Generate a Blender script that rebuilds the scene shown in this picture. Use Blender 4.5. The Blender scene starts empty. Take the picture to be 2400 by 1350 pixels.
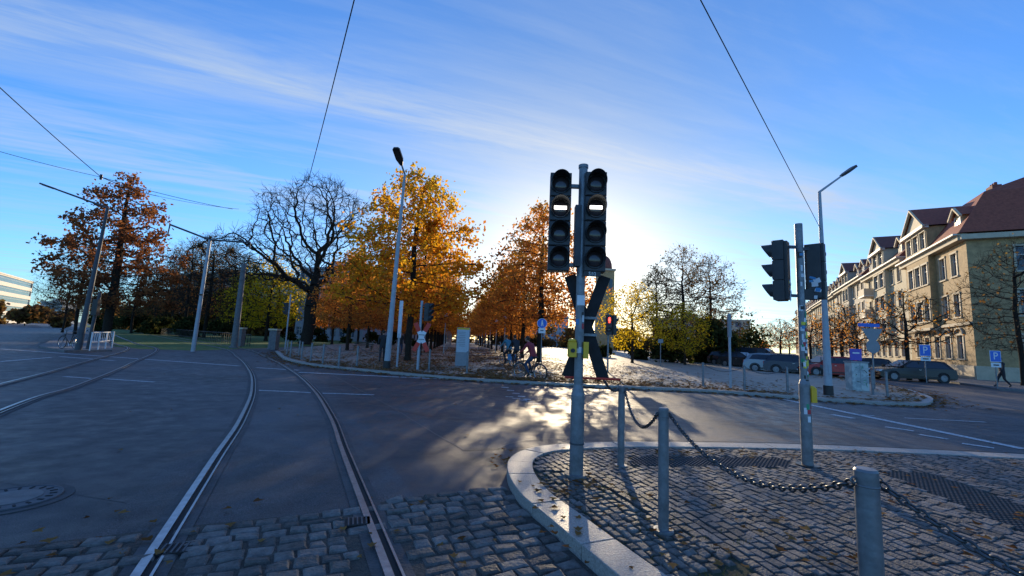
import bpy, math, random
import numpy as np
from mathutils import Vector, Matrix, noise
random.seed(4); np.random.seed(4)
scn=bpy.context.scene
# ---------------------------------------------------------------- camera calibration
F=1010.0; CH=1.58
PITCH=math.radians(7.0); ROLL=math.radians(2.5)
fw=Vector((0,math.cos(PITCH),math.sin(PITCH))); r0=Vector((1,0,0)); u0=Vector((0,-math.sin(PITCH),math.cos(PITCH)))
rt=r0*math.cos(ROLL)+u0*math.sin(ROLL); up=-r0*math.sin(ROLL)+u0*math.cos(ROLL)
CAM=Vector((0,0,CH))
cd=bpy.data.cameras.new("camera"); cam=bpy.data.objects.new("camera",cd); scn.collection.objects.link(cam)
M=Matrix((rt,up,-fw)).transposed().to_4x4(); M.translation=CAM; cam.matrix_world=M
cd.sensor_width=36; cd.lens=36*F/2400; cd.clip_end=5000; cd.clip_start=0.05
scn.camera=cam
def ray(px,py): return fw+rt*((px-1200)/F)+up*((675-py)/F)
def G(px,py,z=0.0):
    d=ray(px,py); t=(z-CH)/d.z; p=CAM+d*t; return Vector((p.x,p.y,z))
def AT(px,py,Y):
    d=ray(px,py); return CAM+d*(Y/d.y)
def HZ(P,py):
    k=(675-py)/F; a=up-fw*k
    return CH-(P.x*a.x+P.y*a.y)/a.z
def px2(px,Y,z=0):
    p=AT(px,800+0.0437*(px-1200),Y); return p.x
# ---------------------------------------------------------------- materials
def newmat(name):
    m=bpy.data.materials.new(name); m.use_nodes=True
    return m,m.node_tree.nodes,m.node_tree.links,m.node_tree.nodes["Principled BSDF"]
def mat(name,col,rough=0.6,metal=0.0,var=0.15,scale=8.0,bump=0.0,bscale=40.0,emit=0,spec=0.5,col2=None,thr=None,island=None):
    m,N,L,b=newmat(name)
    b.inputs['Roughness'].default_value=rough; b.inputs['Metallic'].default_value=metal
    b.inputs['Specular IOR Level'].default_value=spec
    tc=N.new('ShaderNodeTexCoord'); n=N.new('ShaderNodeTexNoise'); n.inputs['Scale'].default_value=scale; n.inputs['Detail'].default_value=8
    n.inputs['Roughness'].default_value=0.65
    L.new(tc.outputs['Object'],n.inputs['Vector'])
    r=N.new('ShaderNodeValToRGB'); L.new(n.outputs['Fac'],r.inputs['Fac'])
    c=list(col)
    e=r.color_ramp.elements
    e[0].position=0.3; e[1].position=0.7
    if thr: e[0].position,e[1].position=thr
    c2=col2 if col2 else [min(1,x*(1+var)) for x in c]
    c1=[x*(1-var) for x in c] if not col2 else c
    e[0].color=(*c1,1); e[1].color=(*c2,1)
    out=r.outputs['Color']
    if island:
        g=N.new('ShaderNodeNewGeometry'); rr=N.new('ShaderNodeValToRGB'); L.new(g.outputs['Random Per Island'],rr.inputs['Fac'])
        rr.color_ramp.elements[0].color=(island[0],island[0]*.97,island[0]*.93,1); rr.color_ramp.elements[1].color=(island[1],island[1],island[1]*1.0,1)
        x=N.new('ShaderNodeMix'); x.data_type='RGBA'; x.blend_type='MULTIPLY'; x.inputs[0].default_value=1
        L.new(out,x.inputs[6]); L.new(rr.outputs['Color'],x.inputs[7]); out=x.outputs[2]
    L.new(out,b.inputs['Base Color'])
    if bump>0:
        n2=N.new('ShaderNodeTexNoise'); n2.inputs['Scale'].default_value=bscale; n2.inputs['Detail'].default_value=6
        L.new(tc.outputs['Object'],n2.inputs['Vector'])
        bp=N.new('ShaderNodeBump'); bp.inputs['Strength'].default_value=bump; bp.inputs['Distance'].default_value=0.02
        L.new(n2.outputs['Fac'],bp.inputs['Height']); L.new(bp.outputs['Normal'],b.inputs['Normal'])
    if emit:
        b.inputs['Emission Color'].default_value=(*col,1); b.inputs['Emission Strength'].default_value=emit
    return m
def asphalt(name,base,rough=0.62):
    m,N,L,b=newmat(name)
    tc=N.new('ShaderNodeTexCoord')
    def nz(s,d=6,r=0.6,dist=0):
        n=N.new('ShaderNodeTexNoise'); n.inputs['Scale'].default_value=s; n.inputs['Detail'].default_value=d; n.inputs['Roughness'].default_value=r; n.inputs['Distortion'].default_value=dist
        L.new(tc.outputs['Object'],n.inputs['Vector']); return n
    big=nz(0.4,6,0.65,.6); mid=nz(3,6); fine=nz(110,2,0.8)
    def ramp(src,a,b_,p0=0.35,p1=0.65):
        r=N.new('ShaderNodeValToRGB'); r.color_ramp.elements[0].position=p0; r.color_ramp.elements[1].position=p1
        r.color_ramp.elements[0].color=(a,a,a,1); r.color_ramp.elements[1].color=(b_,b_,b_,1); L.new(src,r.inputs['Fac']); return r.outputs['Color']
    def mul(a,b_):
        x=N.new('ShaderNodeMix'); x.data_type='RGBA'; x.blend_type='MULTIPLY'; x.inputs[0].default_value=1
        L.new(a,x.inputs[6]); L.new(b_,x.inputs[7]); return x.outputs[2]
    c=mul(mul(ramp(big.outputs['Fac'],0.55,1.4,.38,.62),ramp(mid.outputs['Fac'],0.75,1.25)),ramp(fine.outputs['Fac'],0.35,2.1,0.4,0.66))
    rgb=N.new('ShaderNodeRGB'); rgb.outputs[0].default_value=(*base,1)
    L.new(mul(c,rgb.outputs[0]),b.inputs['Base Color'])
    rr=N.new('ShaderNodeMapRange'); rr.inputs['From Min'].default_value=0.35; rr.inputs['From Max'].default_value=0.65
    rr.inputs['To Min'].default_value=rough-0.12; rr.inputs['To Max'].default_value=rough+0.12
    L.new(mid.outputs['Fac'],rr.inputs['Value']); L.new(rr.outputs['Result'],b.inputs['Roughness'])
    bp=N.new('ShaderNodeBump'); bp.inputs['Strength'].default_value=0.6; bp.inputs['Distance'].default_value=0.008
    L.new(fine.outputs['Fac'],bp.inputs['Height']); L.new(bp.outputs['Normal'],b.inputs['Normal'])
    return m
def leafmat(name,cols,trans=0.5,val=2.4):
    m=bpy.data.materials.new(name); m.use_nodes=True; N=m.node_tree.nodes; L=m.node_tree.links; N.clear()
    o=N.new('ShaderNodeOutputMaterial'); at=N.new('ShaderNodeAttribute'); at.attribute_name='rnd'
    r=N.new('ShaderNodeValToRGB'); L.new(at.outputs['Fac'],r.inputs['Fac'])
    el=r.color_ramp.elements
    while len(el)<len(cols): el.new(0.5)
    for i,c in enumerate(cols):
        el[i].position=i/(len(cols)-1); el[i].color=(*c,1)
    d=N.new('ShaderNodeBsdfDiffuse'); t=N.new('ShaderNodeBsdfTranslucent'); mx=N.new('ShaderNodeMixShader'); mx.inputs[0].default_value=trans
    hs=N.new('ShaderNodeHueSaturation'); hs.inputs['Saturation'].default_value=1.05; hs.inputs['Value'].default_value=val
    L.new(r.outputs['Color'],d.inputs['Color']); L.new(r.outputs['Color'],hs.inputs['Color']); L.new(hs.outputs['Color'],t.inputs['Color'])
    L.new(d.outputs[0],mx.inputs[1]); L.new(t.outputs[0],mx.inputs[2]); L.new(mx.outputs[0],o.inputs['Surface'])
    return m
M_asph=asphalt("asphalt",(0.044,0.044,0.048),0.55)
M_aspd=asphalt("asphalt_repair",(0.028,0.028,0.031),0.5)
M_aspl=asphalt("asphalt_worn",(0.060,0.060,0.064),0.6)
M_plaza=mat("plaza_gravel",(0.33,0.28,0.22),0.7,var=0.25,scale=1.5,bump=0.5,bscale=60)
M_soil=mat("soil",(0.09,0.075,0.05),0.9,var=0.3,scale=0.5)
M_grass=mat("grass",(0.08,0.14,0.025),0.9,var=0.4,scale=3,bump=0.8,bscale=50)
M_granite=mat("granite_kerb",(0.33,0.31,0.28),0.5,var=0.4,scale=60,bump=0.5,bscale=80)
M_sett=mat("sett_stone",(0.13,0.12,0.11),0.68,var=0.45,scale=14,bump=0.8,bscale=40,island=(0.6,1.4),spec=.35)
M_sett2=mat("paver_stone",(0.115,0.11,0.108),0.66,var=0.45,scale=9,bump=0.8,bscale=60,island=(0.6,1.4),spec=.35)
M_tac=mat("tactile_stud",(0.075,0.075,0.078),0.7,var=0.2,scale=20,spec=.3)
M_joint=mat("joint_dirt",(0.04,0.036,0.028),0.95,var=0.4,scale=12,bump=0.8,bscale=90,col2=(0.045,0.06,0.02))
M_jointr=mat("joint_sand",(0.07,0.064,0.054),0.9,var=0.4,scale=30,bump=0.8,bscale=90)
M_conc=mat("concrete",(0.15,0.15,0.15),0.75,var=0.3,scale=6,bump=0.4,bscale=60)
M_rbed=mat("rail_bed_mortar",(0.07,0.07,0.072),0.75,var=0.4,scale=5,bump=0.5,bscale=50)
M_steel=mat("rail_steel",(0.30,0.31,0.33),0.33,1.0,var=0.3,scale=12)
M_groove=mat("rail_groove",(0.012,0.012,0.013),0.8)
M_galv=mat("galvanised_steel",(0.21,0.225,0.24),0.5,0.55,var=0.35,scale=7,bump=.15,bscale=30)
M_chain=mat("chain_steel",(0.10,0.10,0.105),0.42,0.8,var=0.3,scale=30)
M_polep=mat("pole_paint",(0.36,0.39,0.42),0.5,0.1,var=0.15,scale=4)
M_dkpole=mat("dark_pole",(0.07,0.075,0.085),0.6,0.1,var=0.2,scale=5)
M_black=mat("black_plastic",(0.018,0.018,0.02),0.45,var=0.2)
M_wire=mat("wire_cable",(0.02,0.02,0.022),1.0,spec=0.0)
M_hous=mat("signal_housing",(0.035,0.036,0.038),0.5,var=0.25)
M_xback=mat("sign_back",(0.022,0.022,0.024),0.7,var=0.3,spec=.3)
M_lens=mat("signal_lens",(0.05,0.035,0.035),0.12)
M_lit=mat("lit_bar",(1.0,0.98,0.9),0.5,emit=3.0)
M_redlit=mat("red_lit",(1.0,0.06,0.04),0.5,emit=5)
M_white=mat("white_paint",(0.75,0.76,0.76),0.5,var=0.06)
M_mark=mat("road_marking",(0.16,0.165,0.17),0.6,scale=18,col2=(0.64,0.65,0.66),thr=(0.38,0.54))
M_red=mat("red_paint",(0.6,0.04,0.02),0.5,var=0.1)
M_yel=mat("yellow_plastic",(0.78,0.46,0.02),0.45,var=0.08)
M_blue=mat("blue_sign",(0.02,0.14,0.6),0.4,var=0.05)
M_violet=mat("violet_sign",(0.12,0.09,0.45),0.5,var=0.05)
M_grey=mat("grey_paint",(0.25,0.26,0.27),0.55,var=0.1)
M_bark=mat("bark",(0.075,0.06,0.045),0.9,var=0.45,scale=6,bump=0.8,bscale=20)
M_barkd=mat("bark_dark",(0.030,0.023,0.017),0.95,var=0.4,scale=6,spec=.2)
M_glass=mat("window_glass",(0.03,0.04,0.055),0.08,var=0.3,scale=0.6)
M_rub=mat("rubber",(0.02,0.02,0.02),0.8)
M_chrome=mat("chrome",(0.6,0.6,0.62),0.25,1.0)
M_cl=mat("sticker_white",(0.7,0.72,0.74),0.5); M_cg=mat("sticker_green",(0.03,0.3,0.15),0.5); M_cr=mat("sticker_red",(0.5,0.04,0.05),0.5)
M_cb=mat("sticker_blue",(0.05,0.25,0.5),0.5); M_cy=mat("sticker_yellow",(0.75,0.65,0.05),0.5)
stick=[M_cl,M_cl,M_cg,M_cr,M_cb,M_cy,M_black,M_cl]
# ---------------------------------------------------------------- mesh builder
class MB:
    def __init__(s): s.v=[];s.f=[];s.m=[];s.mats=[];s.sm=[]
    def mi(s,m):
        if m not in s.mats: s.mats.append(m)
        return s.mats.index(m)
    def add(s,vs,fs,m,smooth=False):
        o=len(s.v); s.v+= [tuple(v) for v in vs]; k=s.mi(m)
        for f in fs: s.f.append(tuple(i+o for i in f)); s.m.append(k); s.sm.append(smooth)
    def box(s,c,sz,m,R=None):
        c=Vector(c); x,y,z=[a/2 for a in sz]
        vs=[Vector((i*x,j*y,k*z)) for k in(-1,1) for j in(-1,1) for i in(-1,1)]
        if R is not None: vs=[R@v for v in vs]
        s.add([c+v for v in vs],[(0,2,3,1),(4,5,7,6),(0,1,5,4),(2,6,7,3),(0,4,6,2),(1,3,7,5)],m)
    def cyl(s,p,q,r1,m,r2=None,n=14,caps=True,smooth=True):
        p=Vector(p);q=Vector(q); r2=r1 if r2 is None else r2
        d=(q-p).normalized(); a=d.orthogonal().normalized(); b=d.cross(a)
        vs=[];
        for c,r in((p,r1),(q,r2)):
            for i in range(n):
                t=2*math.pi*i/n; vs.append(c+a*(r*math.cos(t))+b*(r*math.sin(t)))
        s.add(vs,[(i,(i+1)%n,n+(i+1)%n,n+i) for i in range(n)],m,smooth)
        if caps: s.add(vs,[tuple(range(n-1,-1,-1)),tuple(range(n,2*n))],m)
    def path(s,pts,r,m,n=8):
        for a,b in zip(pts[:-1],pts[1:]): s.cyl(a,b,r,m,n=n)
    def torus(s,c,nrm,R,r,m,n=28,k=8,stretch=None):
        c=Vector(c);d=Vector(nrm).normalized();a=d.orthogonal().normalized();b=d.cross(a);vs=[]
        for i in range(n):
            t=2*math.pi*i/n; rad=a*math.cos(t)+b*math.sin(t)
            for j in range(k):
                p=2*math.pi*j/k; vs.append(c+rad*(R+r*math.cos(p))+d*(r*math.sin(p)))
        s.add(vs,[(i*k+j,((i+1)%n)*k+j,((i+1)%n)*k+(j+1)%k,i*k+(j+1)%k) for i in range(n) for j in range(k)],m,True)
    def ell(s,c,rad,m,n=16,k=10,R=None):
        c=Vector(c);vs=[]
        for j in range(k+1):
            ph=math.pi*j/k
            for i in range(n):
                t=2*math.pi*i/n; v=Vector((rad[0]*math.sin(ph)*math.cos(t),rad[1]*math.sin(ph)*math.sin(t),rad[2]*math.cos(ph)))
                if R is not None: v=R@v
                vs.append(c+v)
        s.add(vs,[(j*n+i,(j+1)*n+i,(j+1)*n+(i+1)%n,j*n+(i+1)%n) for j in range(k) for i in range(n)],m,True)
    def prism(s,poly,O,ux,uy,th,m):
        O=Vector(O);ux=Vector(ux);uy=Vector(uy);th=Vector(th);n=len(poly)
        vs=[O+ux*p[0]+uy*p[1] for p in poly]; vs+=[v+th for v in vs]
        s.add(vs,[tuple(range(n-1,-1,-1)),tuple(range(n,2*n))]+[(i,(i+1)%n,n+(i+1)%n,n+i) for i in range(n)],m)
    def build(s,name,loc=(0,0,0),rz=0,bevel=0,parent=None,R=None):
        me=bpy.data.meshes.new(name); me.from_pydata(s.v,[],s.f)
        for m in s.mats: me.materials.append(m)
        me.polygons.foreach_set('material_index',s.m); me.polygons.foreach_set('use_smooth',s.sm); me.update()
        o=bpy.data.objects.new(name,me); scn.collection.objects.link(o)
        o.location=loc; o.rotation_euler=(0,0,rz)
        if bevel:
            b=o.modifiers.new('b','BEVEL'); b.width=bevel; b.segments=2; b.limit_method='ANGLE'; b.angle_limit=math.radians(50)
        if parent: o.parent=parent
        return o
def text(s,body,size,loc,R,m,parent,name="lettering",ext=0.001):
    cu=bpy.data.curves.new(name,'FONT'); cu.body=body; cu.size=size; cu.align_x='CENTER'; cu.align_y='CENTER'; cu.extrude=ext
    o=bpy.data.objects.new(name,cu); scn.collection.objects.link(o); cu.materials.append(m)
    Mx=R.to_4x4(); Mx.translation=Vector(loc); o.matrix_world=Mx
    if parent: o.parent=parent; o.matrix_parent_inverse=Matrix.LocRotScale(parent.location,parent.rotation_euler,None).inverted()
    return o
def faceR(nx,ny):
    n=Vector((nx,ny,0)).normalized(); z=Vector((0,0,1)); x=z.cross(n)
    return Matrix((x,z,n)).transposed()
def sheet(name,pts,z,m,thick=0):
    b=MB(); n=len(pts); vs=[(p[0],p[1],z) for p in pts]
    b.add(vs,[tuple(range(n))],m)
    o=b.build(name)
    me=o.data
    if me.polygons[0].normal.z<0: me.flip_normals()
    if thick:
        b=MB(); vs=[(p[0],p[1],z) for p in pts]+[(p[0],p[1],z-thick) for p in pts]
        b.add(vs,[tuple(range(n))]+[(i,(i+1)%n,n+(i+1)%n,n+i) for i in range(n)],m)
        bpy.data.objects.remove(o); o=b.build(name)
    return o
def smooth_path(pts,step=0.25):
    P=[Vector((p[0],p[1],0)) for p in pts]; P=[P[0]*2-P[1]]+P+[P[-1]*2-P[-2]]; out=[]
    for i in range(1,len(P)-2):
        a,b,c,d=P[i-1:i+3]; n=max(2,int((c-b).length/step)); 
        for k in range(n):
            t=k/n; out.append(0.5*((2*b)+(c-a)*t+(2*a-5*b+4*c-d)*t*t+(3*b-a-3*c+d)*t**3))
    out.append(P[-2]); return out
def normals(P):
    N=[]
    for i in range(len(P)):
        d=(P[min(i+1,len(P)-1)]-P[max(i-1,0)]).normalized(); N.append(Vector((d.y,-d.x,0)))
    return N
def strip(b,P,N,o1,o2,z,m,i0=0,i1=None,side=0):
    i1=len(P) if i1 is None else i1; vs=[];fs=[]
    for i in range(i0,i1):
        a=P[i]+N[i]*o1; c=P[i]+N[i]*o2
        vs+=[(a.x,a.y,z),(c.x,c.y,z)]
        if side: vs+=[(a.x,a.y,z-side),(c.x,c.y,z-side)]
    k=4 if side else 2
    for i in range(i1-i0-1):
        j=i*k; fs.append((j,j+1,j+k+1,j+k))
        if side: fs.append((j,j+k,j+k+2,j+2)); fs.append((j+1,j+3,j+k+3,j+k+1))
    if side: n=(i1-i0-1)*k; fs+=[(0,2,3,1),(n,n+1,n+3,n+2)]
    b.add(vs,fs,m)
def inpoly(x,y,poly):
    c=False; j=len(poly)-1
    for i in range(len(poly)):
        xi,yi=poly[i][0],poly[i][1]; xj,yj=poly[j][0],poly[j][1]
        if (yi>y)!=(yj>y) and x<(xj-xi)*(y-yi)/(yj-yi)+xi: c=not c
        j=i
    return c
# ---------------------------------------------------------------- sun + sky
S=ray(1342,600).normalized(); EL=math.asin(S.z); AZ=math.atan2(S.x,S.y)
sd=bpy.data.lights.new("sun",'SUN'); sd.energy=5.0; sd.angle=math.radians(0.5); sd.color=(1.0,0.80,0.53)
so=bpy.data.objects.new("sun",sd); scn.collection.objects.link(so); so.rotation_euler=S.to_track_quat('Z','Y').to_euler(); so.location=(10,80,40)
w=bpy.data.worlds.new("World"); scn.world=w; w.use_nodes=True; N=w.node_tree.nodes; L=w.node_tree.links
bg=N['Background']; sky=N.new('ShaderNodeTexSky'); sky.sky_type='NISHITA'; sky.sun_disc=False
sky.sun_elevation=EL; sky.sun_rotation=AZ; sky.air_density=1.0; sky.dust_density=0.4; sky.ozone_density=1.5
bg.inputs['Strength'].default_value=0.14
tc=N.new('ShaderNodeTexCoord'); sep=N.new('ShaderNodeSeparateXYZ'); L.new(tc.outputs['Generated'],sep.inputs[0])
def mth(op,a,b=None,c=None):
    n=N.new('ShaderNodeMath'); n.operation=op
    for i,x in enumerate((a,b,c)):
        if x is None: continue
        if isinstance(x,(int,float)): n.inputs[i].default_value=x
        else: L.new(x,n.inputs[i])
    return n.outputs[0]
zc=mth('MAXIMUM',sep.outputs['Z'],0.03)
pxx=mth('DIVIDE',sep.outputs['X'],zc); pyy=mth('DIVIDE',sep.outputs['Y'],zc)
al=mth('ADD',mth('MULTIPLY',pxx,0.94),mth('MULTIPLY',pyy,0.35)); ac=mth('ADD',mth('MULTIPLY',pxx,-0.35),mth('MULTIPLY',pyy,0.94))
def cnoise(sa,sc,scale,rough,dist,off=0):
    cmb=N.new('ShaderNodeCombineXYZ'); L.new(mth('MULTIPLY',al,sa),cmb.inputs[0]); L.new(mth('MULTIPLY',ac,sc),cmb.inputs[1]); cmb.inputs[2].default_value=off
    nz=N.new('ShaderNodeTexNoise'); nz.inputs['Scale'].default_value=scale; nz.inputs['Detail'].default_value=10; nz.inputs['Roughness'].default_value=rough; nz.inputs['Distortion'].default_value=dist
    L.new(cmb.outputs[0],nz.inputs['Vector']); return nz.outputs['Fac']
def sat(x): return mth('MINIMUM',mth('MAXIMUM',x,0.0),1.0)
n1=cnoise(.32,1.3,1.5,.6,.8); n2=cnoise(.5,3.2,2.0,.65,.5,4.0); n3=cnoise(.25,.5,1.2,.5,.4,9.0)
st=sat(mth('MULTIPLY',mth('SUBTRACT',mth('ADD',mth('MULTIPLY',n1,.6),mth('MULTIPLY',n2,.4)),0.44),5.0))
def band(c,wd):
    d=mth('DIVIDE',mth('SUBTRACT',mth('ADD',ac,mth('MULTIPLY',n3,.35)),c+.17),wd); return mth('POWER',2.718,mth('MULTIPLY',mth('MULTIPLY',d,d),-1.0))
b1=band(1.86,0.22)
bnd=mth('ADD',mth('MULTIPLY',b1,0.55),mth('ADD',mth('MULTIPLY',band(3.2,0.8),0.55),0.22))
low=mth('MULTIPLY',mth('MAXIMUM',mth('SUBTRACT',ac,4.0),0.0),0.06)
cf=mth('ADD',mth('MULTIPLY',st,mth('ADD',bnd,mth('MINIMUM',low,0.4))),mth('MULTIPLY',b1,.28))
cf=mth('MINIMUM',cf,0.82)
nrm=N.new('ShaderNodeVectorMath'); nrm.operation='DOT_PRODUCT'; L.new(tc.outputs['Generated'],nrm.inputs[0]); nrm.inputs[1].default_value=tuple(S)
dt=mth('MAXIMUM',nrm.outputs['Value'],0.0)
glow=mth('POWER',dt,14.0); wide=mth('POWER',dt,8.0)
def vmix(f,a,b_,bt='MIX'):
    x=N.new('ShaderNodeMix'); x.data_type='RGBA'; x.blend_type=bt
    if isinstance(f,float): x.inputs[0].default_value=f
    else: L.new(f,x.inputs[0])
    for i,v in((6,a),(7,b_)):
        if isinstance(v,tuple): x.inputs[i].default_value=(*v,1)
        else: L.new(v,x.inputs[i])
    return x.outputs[2]
gain=vmix(wide,(0.62,1.22,2.15),(0.75,0.8,0.9))
skyc=vmix(1.0,sky.outputs[0],gain,'MULTIPLY')
ccol=vmix(glow,(3.6,4.5,5.9),(7.0,6.8,6.4))
L.new(vmix(cf,skyc,ccol),bg.inputs['Color'])
scn.view_settings.view_transform='Standard'; scn.view_settings.look='None'; scn.view_settings.exposure=0
# ---------------------------------------------------------------- ground
sheet("ground",[(-2500,-300),(2500,-300),(2500,3000),(-2500,3000)],-0.03,M_soil)
def V2(x,y): return Vector((x,y,0))
sheet("road",[(-200,-25),(90,-25),(95,60),(150,200),(60,200),(20,40),(-15,40),(-60,90),(-330,420),(-460,420),(-200,110)],0.0,M_asph)
kerbpts=[G(652,826),G(672,842),G(720,855),G(820,867),G(1000,884),G(1200,898),G(1500,912),G(1700,922),G(1900,938),G(2120,951),G(2165,946),G(2155,930),G(2060,905),G(1870,875)]
PL=smooth_path(kerbpts,0.8)
d=V2(0.47,0.88).normalized()
plaza_poly=[(p.x,p.y) for p in PL]+[(PL[-1].x+d.x*130,PL[-1].y+d.y*130),(-30,170),(-24,60),(-17.5,33)]
sheet("promenade",plaza_poly,0.10,M_plaza,0.12)
b=MB(); NN=normals(PL); i=0
while i<len(PL)-2:
    strip(b,PL,NN,-0.02,0.20,0.112,M_granite,i,min(i+2,len(PL)),side=0.12); i+=1
b.build("kerb")
gp=[G(268,812),G(330,818),G(455,822),G(640,815),(-24,60),(-40,150),(-170,250),(-260,260),G(262,779)]
sheet("lawn",[(p[0],p[1]) for p in gp],0.006,M_grass)
isl=[G(90,815),G(150,826),G(262,824),G(250,795),G(235,782),G(160,780)]
sheet("traffic_island",[(p[0],p[1]) for p in isl],0.11,M_conc,0.12)
C=G(2292,893); C.z=0
hd=V2(0.47,0.883).normalized(); hn=V2(-hd.y,hd.x)
if hn.x>0: hn=-hn
fp=[C+hn*4-hd*14,C+hn*4+hd*170,C-hn*30+hd*170,C-hn*30-hd*14]
sheet("pavement",[(p.x,p.y) for p in fp],0.11,M_conc,0.13)
sp=[G(2190,955),G(2400,962),V2(22,6),V2(60,6),C+hn*4.0-hd*14,C+hn*4.0+hd*150,C+hn*15+hd*150,G(2060,903),G(2165,930)]
M_cob=mat("cobble_street",(0.09,0.085,0.085),0.6,var=0.4,scale=4,bump=0.8,bscale=12)
sheet("cobbled_street",[(p[0],p[1]) for p in sp],0.004,M_cob)
# repairs in the asphalt
def patch(name,px,m,z): sheet(name,[(v.x,v.y) for v in smooth_path([G(*p) for p in px]+[G(*px[0])],.4)[:-1]] if False else [(G(*p).x,G(*p).y) for p in px],z,m)
patch("asphalt_patch",[(905,960),(1180,1010),(1300,1046),(1085,1052),(1000,1008)],M_aspl,0.0018)
patch("asphalt_patch",[(0,985),(330,940),(470,1010),(300,1180),(0,1130)],M_aspd,0.0018)
patch("asphalt_patch",[(1240,900),(1560,925),(1520,950),(1200,934)],M_aspl,0.0022)
patch("asphalt_patch",[(1690,945),(2000,975),(2050,1010),(1650,985)],M_aspd,0.0018)
# ---------------------------------------------------------------- tracks
def track(name,pts,sides,bed=None):
    P=smooth_path(pts,0.3); N_=normals(P); b=MB(); res=[]
    if bed: strip(b,P,N_,bed[0],bed[1],0.0027,M_aspl)
    for off in sides:
        Q=[P[i]+N_[i]*off for i in range(len(P))]
        strip(b,Q,N_,-0.11,-0.035,0.010,M_rbed); strip(b,Q,N_,0.088,0.16,0.010,M_rbed)
        strip(b,Q,N_,-0.035,0.022,0.030,M_steel,side=0.03)
        strip(b,Q,N_,0.022,0.070,0.014,M_groove)
        strip(b,Q,N_,0.070,0.088,0.028,M_steel,side=0.03); res.append(Q)
    b.build(name); return res
A=[G(325,1350),G(500,1080),G(563,985),G(590,915),G(584,870),G(556,838),G(515,816)]
A0=A[0]+(A[0]-A[1]).normalized()*5
dirS=V2(-0.70,0.714)
Aend=A[-1]+dirS*25
ra=track("tram_track",[A0]+A+[Aend,Aend+dirS*60,Aend+dirS*150],(0,1.45),bed=(-.45,1.95))
Bp=[G(0,965),G(180,905),G(300,855),G(366,818)]
B0=Bp[0]+(Bp[0]-Bp[1]).normalized()*12+V2(2,-1)
e=Bp[-1]+V2(-0.72,0.69)*15
rb=track("tram_track",[B0]+Bp+[e,e+dirS*60,e+dirS*170],(0,-1.45))
railpts=[(q.x,q.y) for Q in ra for q in Q if q.y<8]
# ---------------------------------------------------------------- markings
b=MB()
def mark(p,q,w=0.12,z=0.008):
    a=G(*p);c=G(*q);dd=(c-a).normalized();n=V2(-dd.y,dd.x)*w/2
    b.add([(v.x,v.y,z) for v in (a-n,c-n,c+n,a+n)],[(0,1,2,3)],M_mark)
mark((0,818),(560,858),0.2);mark((600,862),(700,868),0.2);mark((700,873),(1040,889),0.25)
mark((0,848),(120,838),0.15);mark((140,836),(270,846),.15)
mark((150,883),(236,889));mark((240,888),(362,896));mark((598,915),(738,921));mark((750,922),(877,926))
mark((1830,935),(2400,1053),0.22);mark((1950,972),(2000,981),0.2)
mark((2075,1001),(2142,1011),.14);mark((2155,1019),(2222,1030),.14);mark((2255,1040),(2330,1051),.14)
mark((2010,972),(2050,975),.1);mark((2120,980),(2310,990),0.1)
for k in range(5):
    mark((1175+k*13,908+k*7),(1192+k*13,908+k*7+1),0.18)
    mark((1185+k*16,930+k*4),(1203+k*16,931+k*4),0.10)
b.build("road_marking")
b=MB()
def seam(pts,w=0.02,m=M_joint,z=0.004):
    P=smooth_path([G(*p) for p in pts],0.3); P=[p+V2(random.gauss(0,.01),random.gauss(0,.01)) for p in P]; N_=normals(P); strip(b,P,N_,-w/2,w/2,z,m)
M_seam=mat("bitumen_seam",(0.12,0.11,0.10),0.5,var=0.3,scale=10)
M_seamd=mat("bitumen_seam_dark",(0.015,0.015,0.016),0.4)
seam([(780,880),(900,945),(1000,1005),(1085,1055)],0.03,M_seam)
seam([(1085,1055),(1250,1052),(1390,1050)],0.03,M_seamd,.0045)
seam([(1170,1052),(1230,1032),(1400,1030),(1900,1040),(2400,1062)],0.03,M_seam,.005)
seam([(1200,935),(1600,950),(2000,985),(2400,1010)],0.03,M_seam,.0055)
seam([(0,860),(300,868),(700,900),(1150,905)],0.04,M_seamd,.006)
seam([(300,1180),(420,1168),(640,1150),(900,1165)],0.015,M_seamd)
seam([(0,1045),(150,1020),(260,1030),(380,1000)],0.012,M_seamd,.0044)
seam([(905,958),(1180,1008),(1320,1047)],0.012,M_seamd,.0048)
b.build("road_seams")
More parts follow.
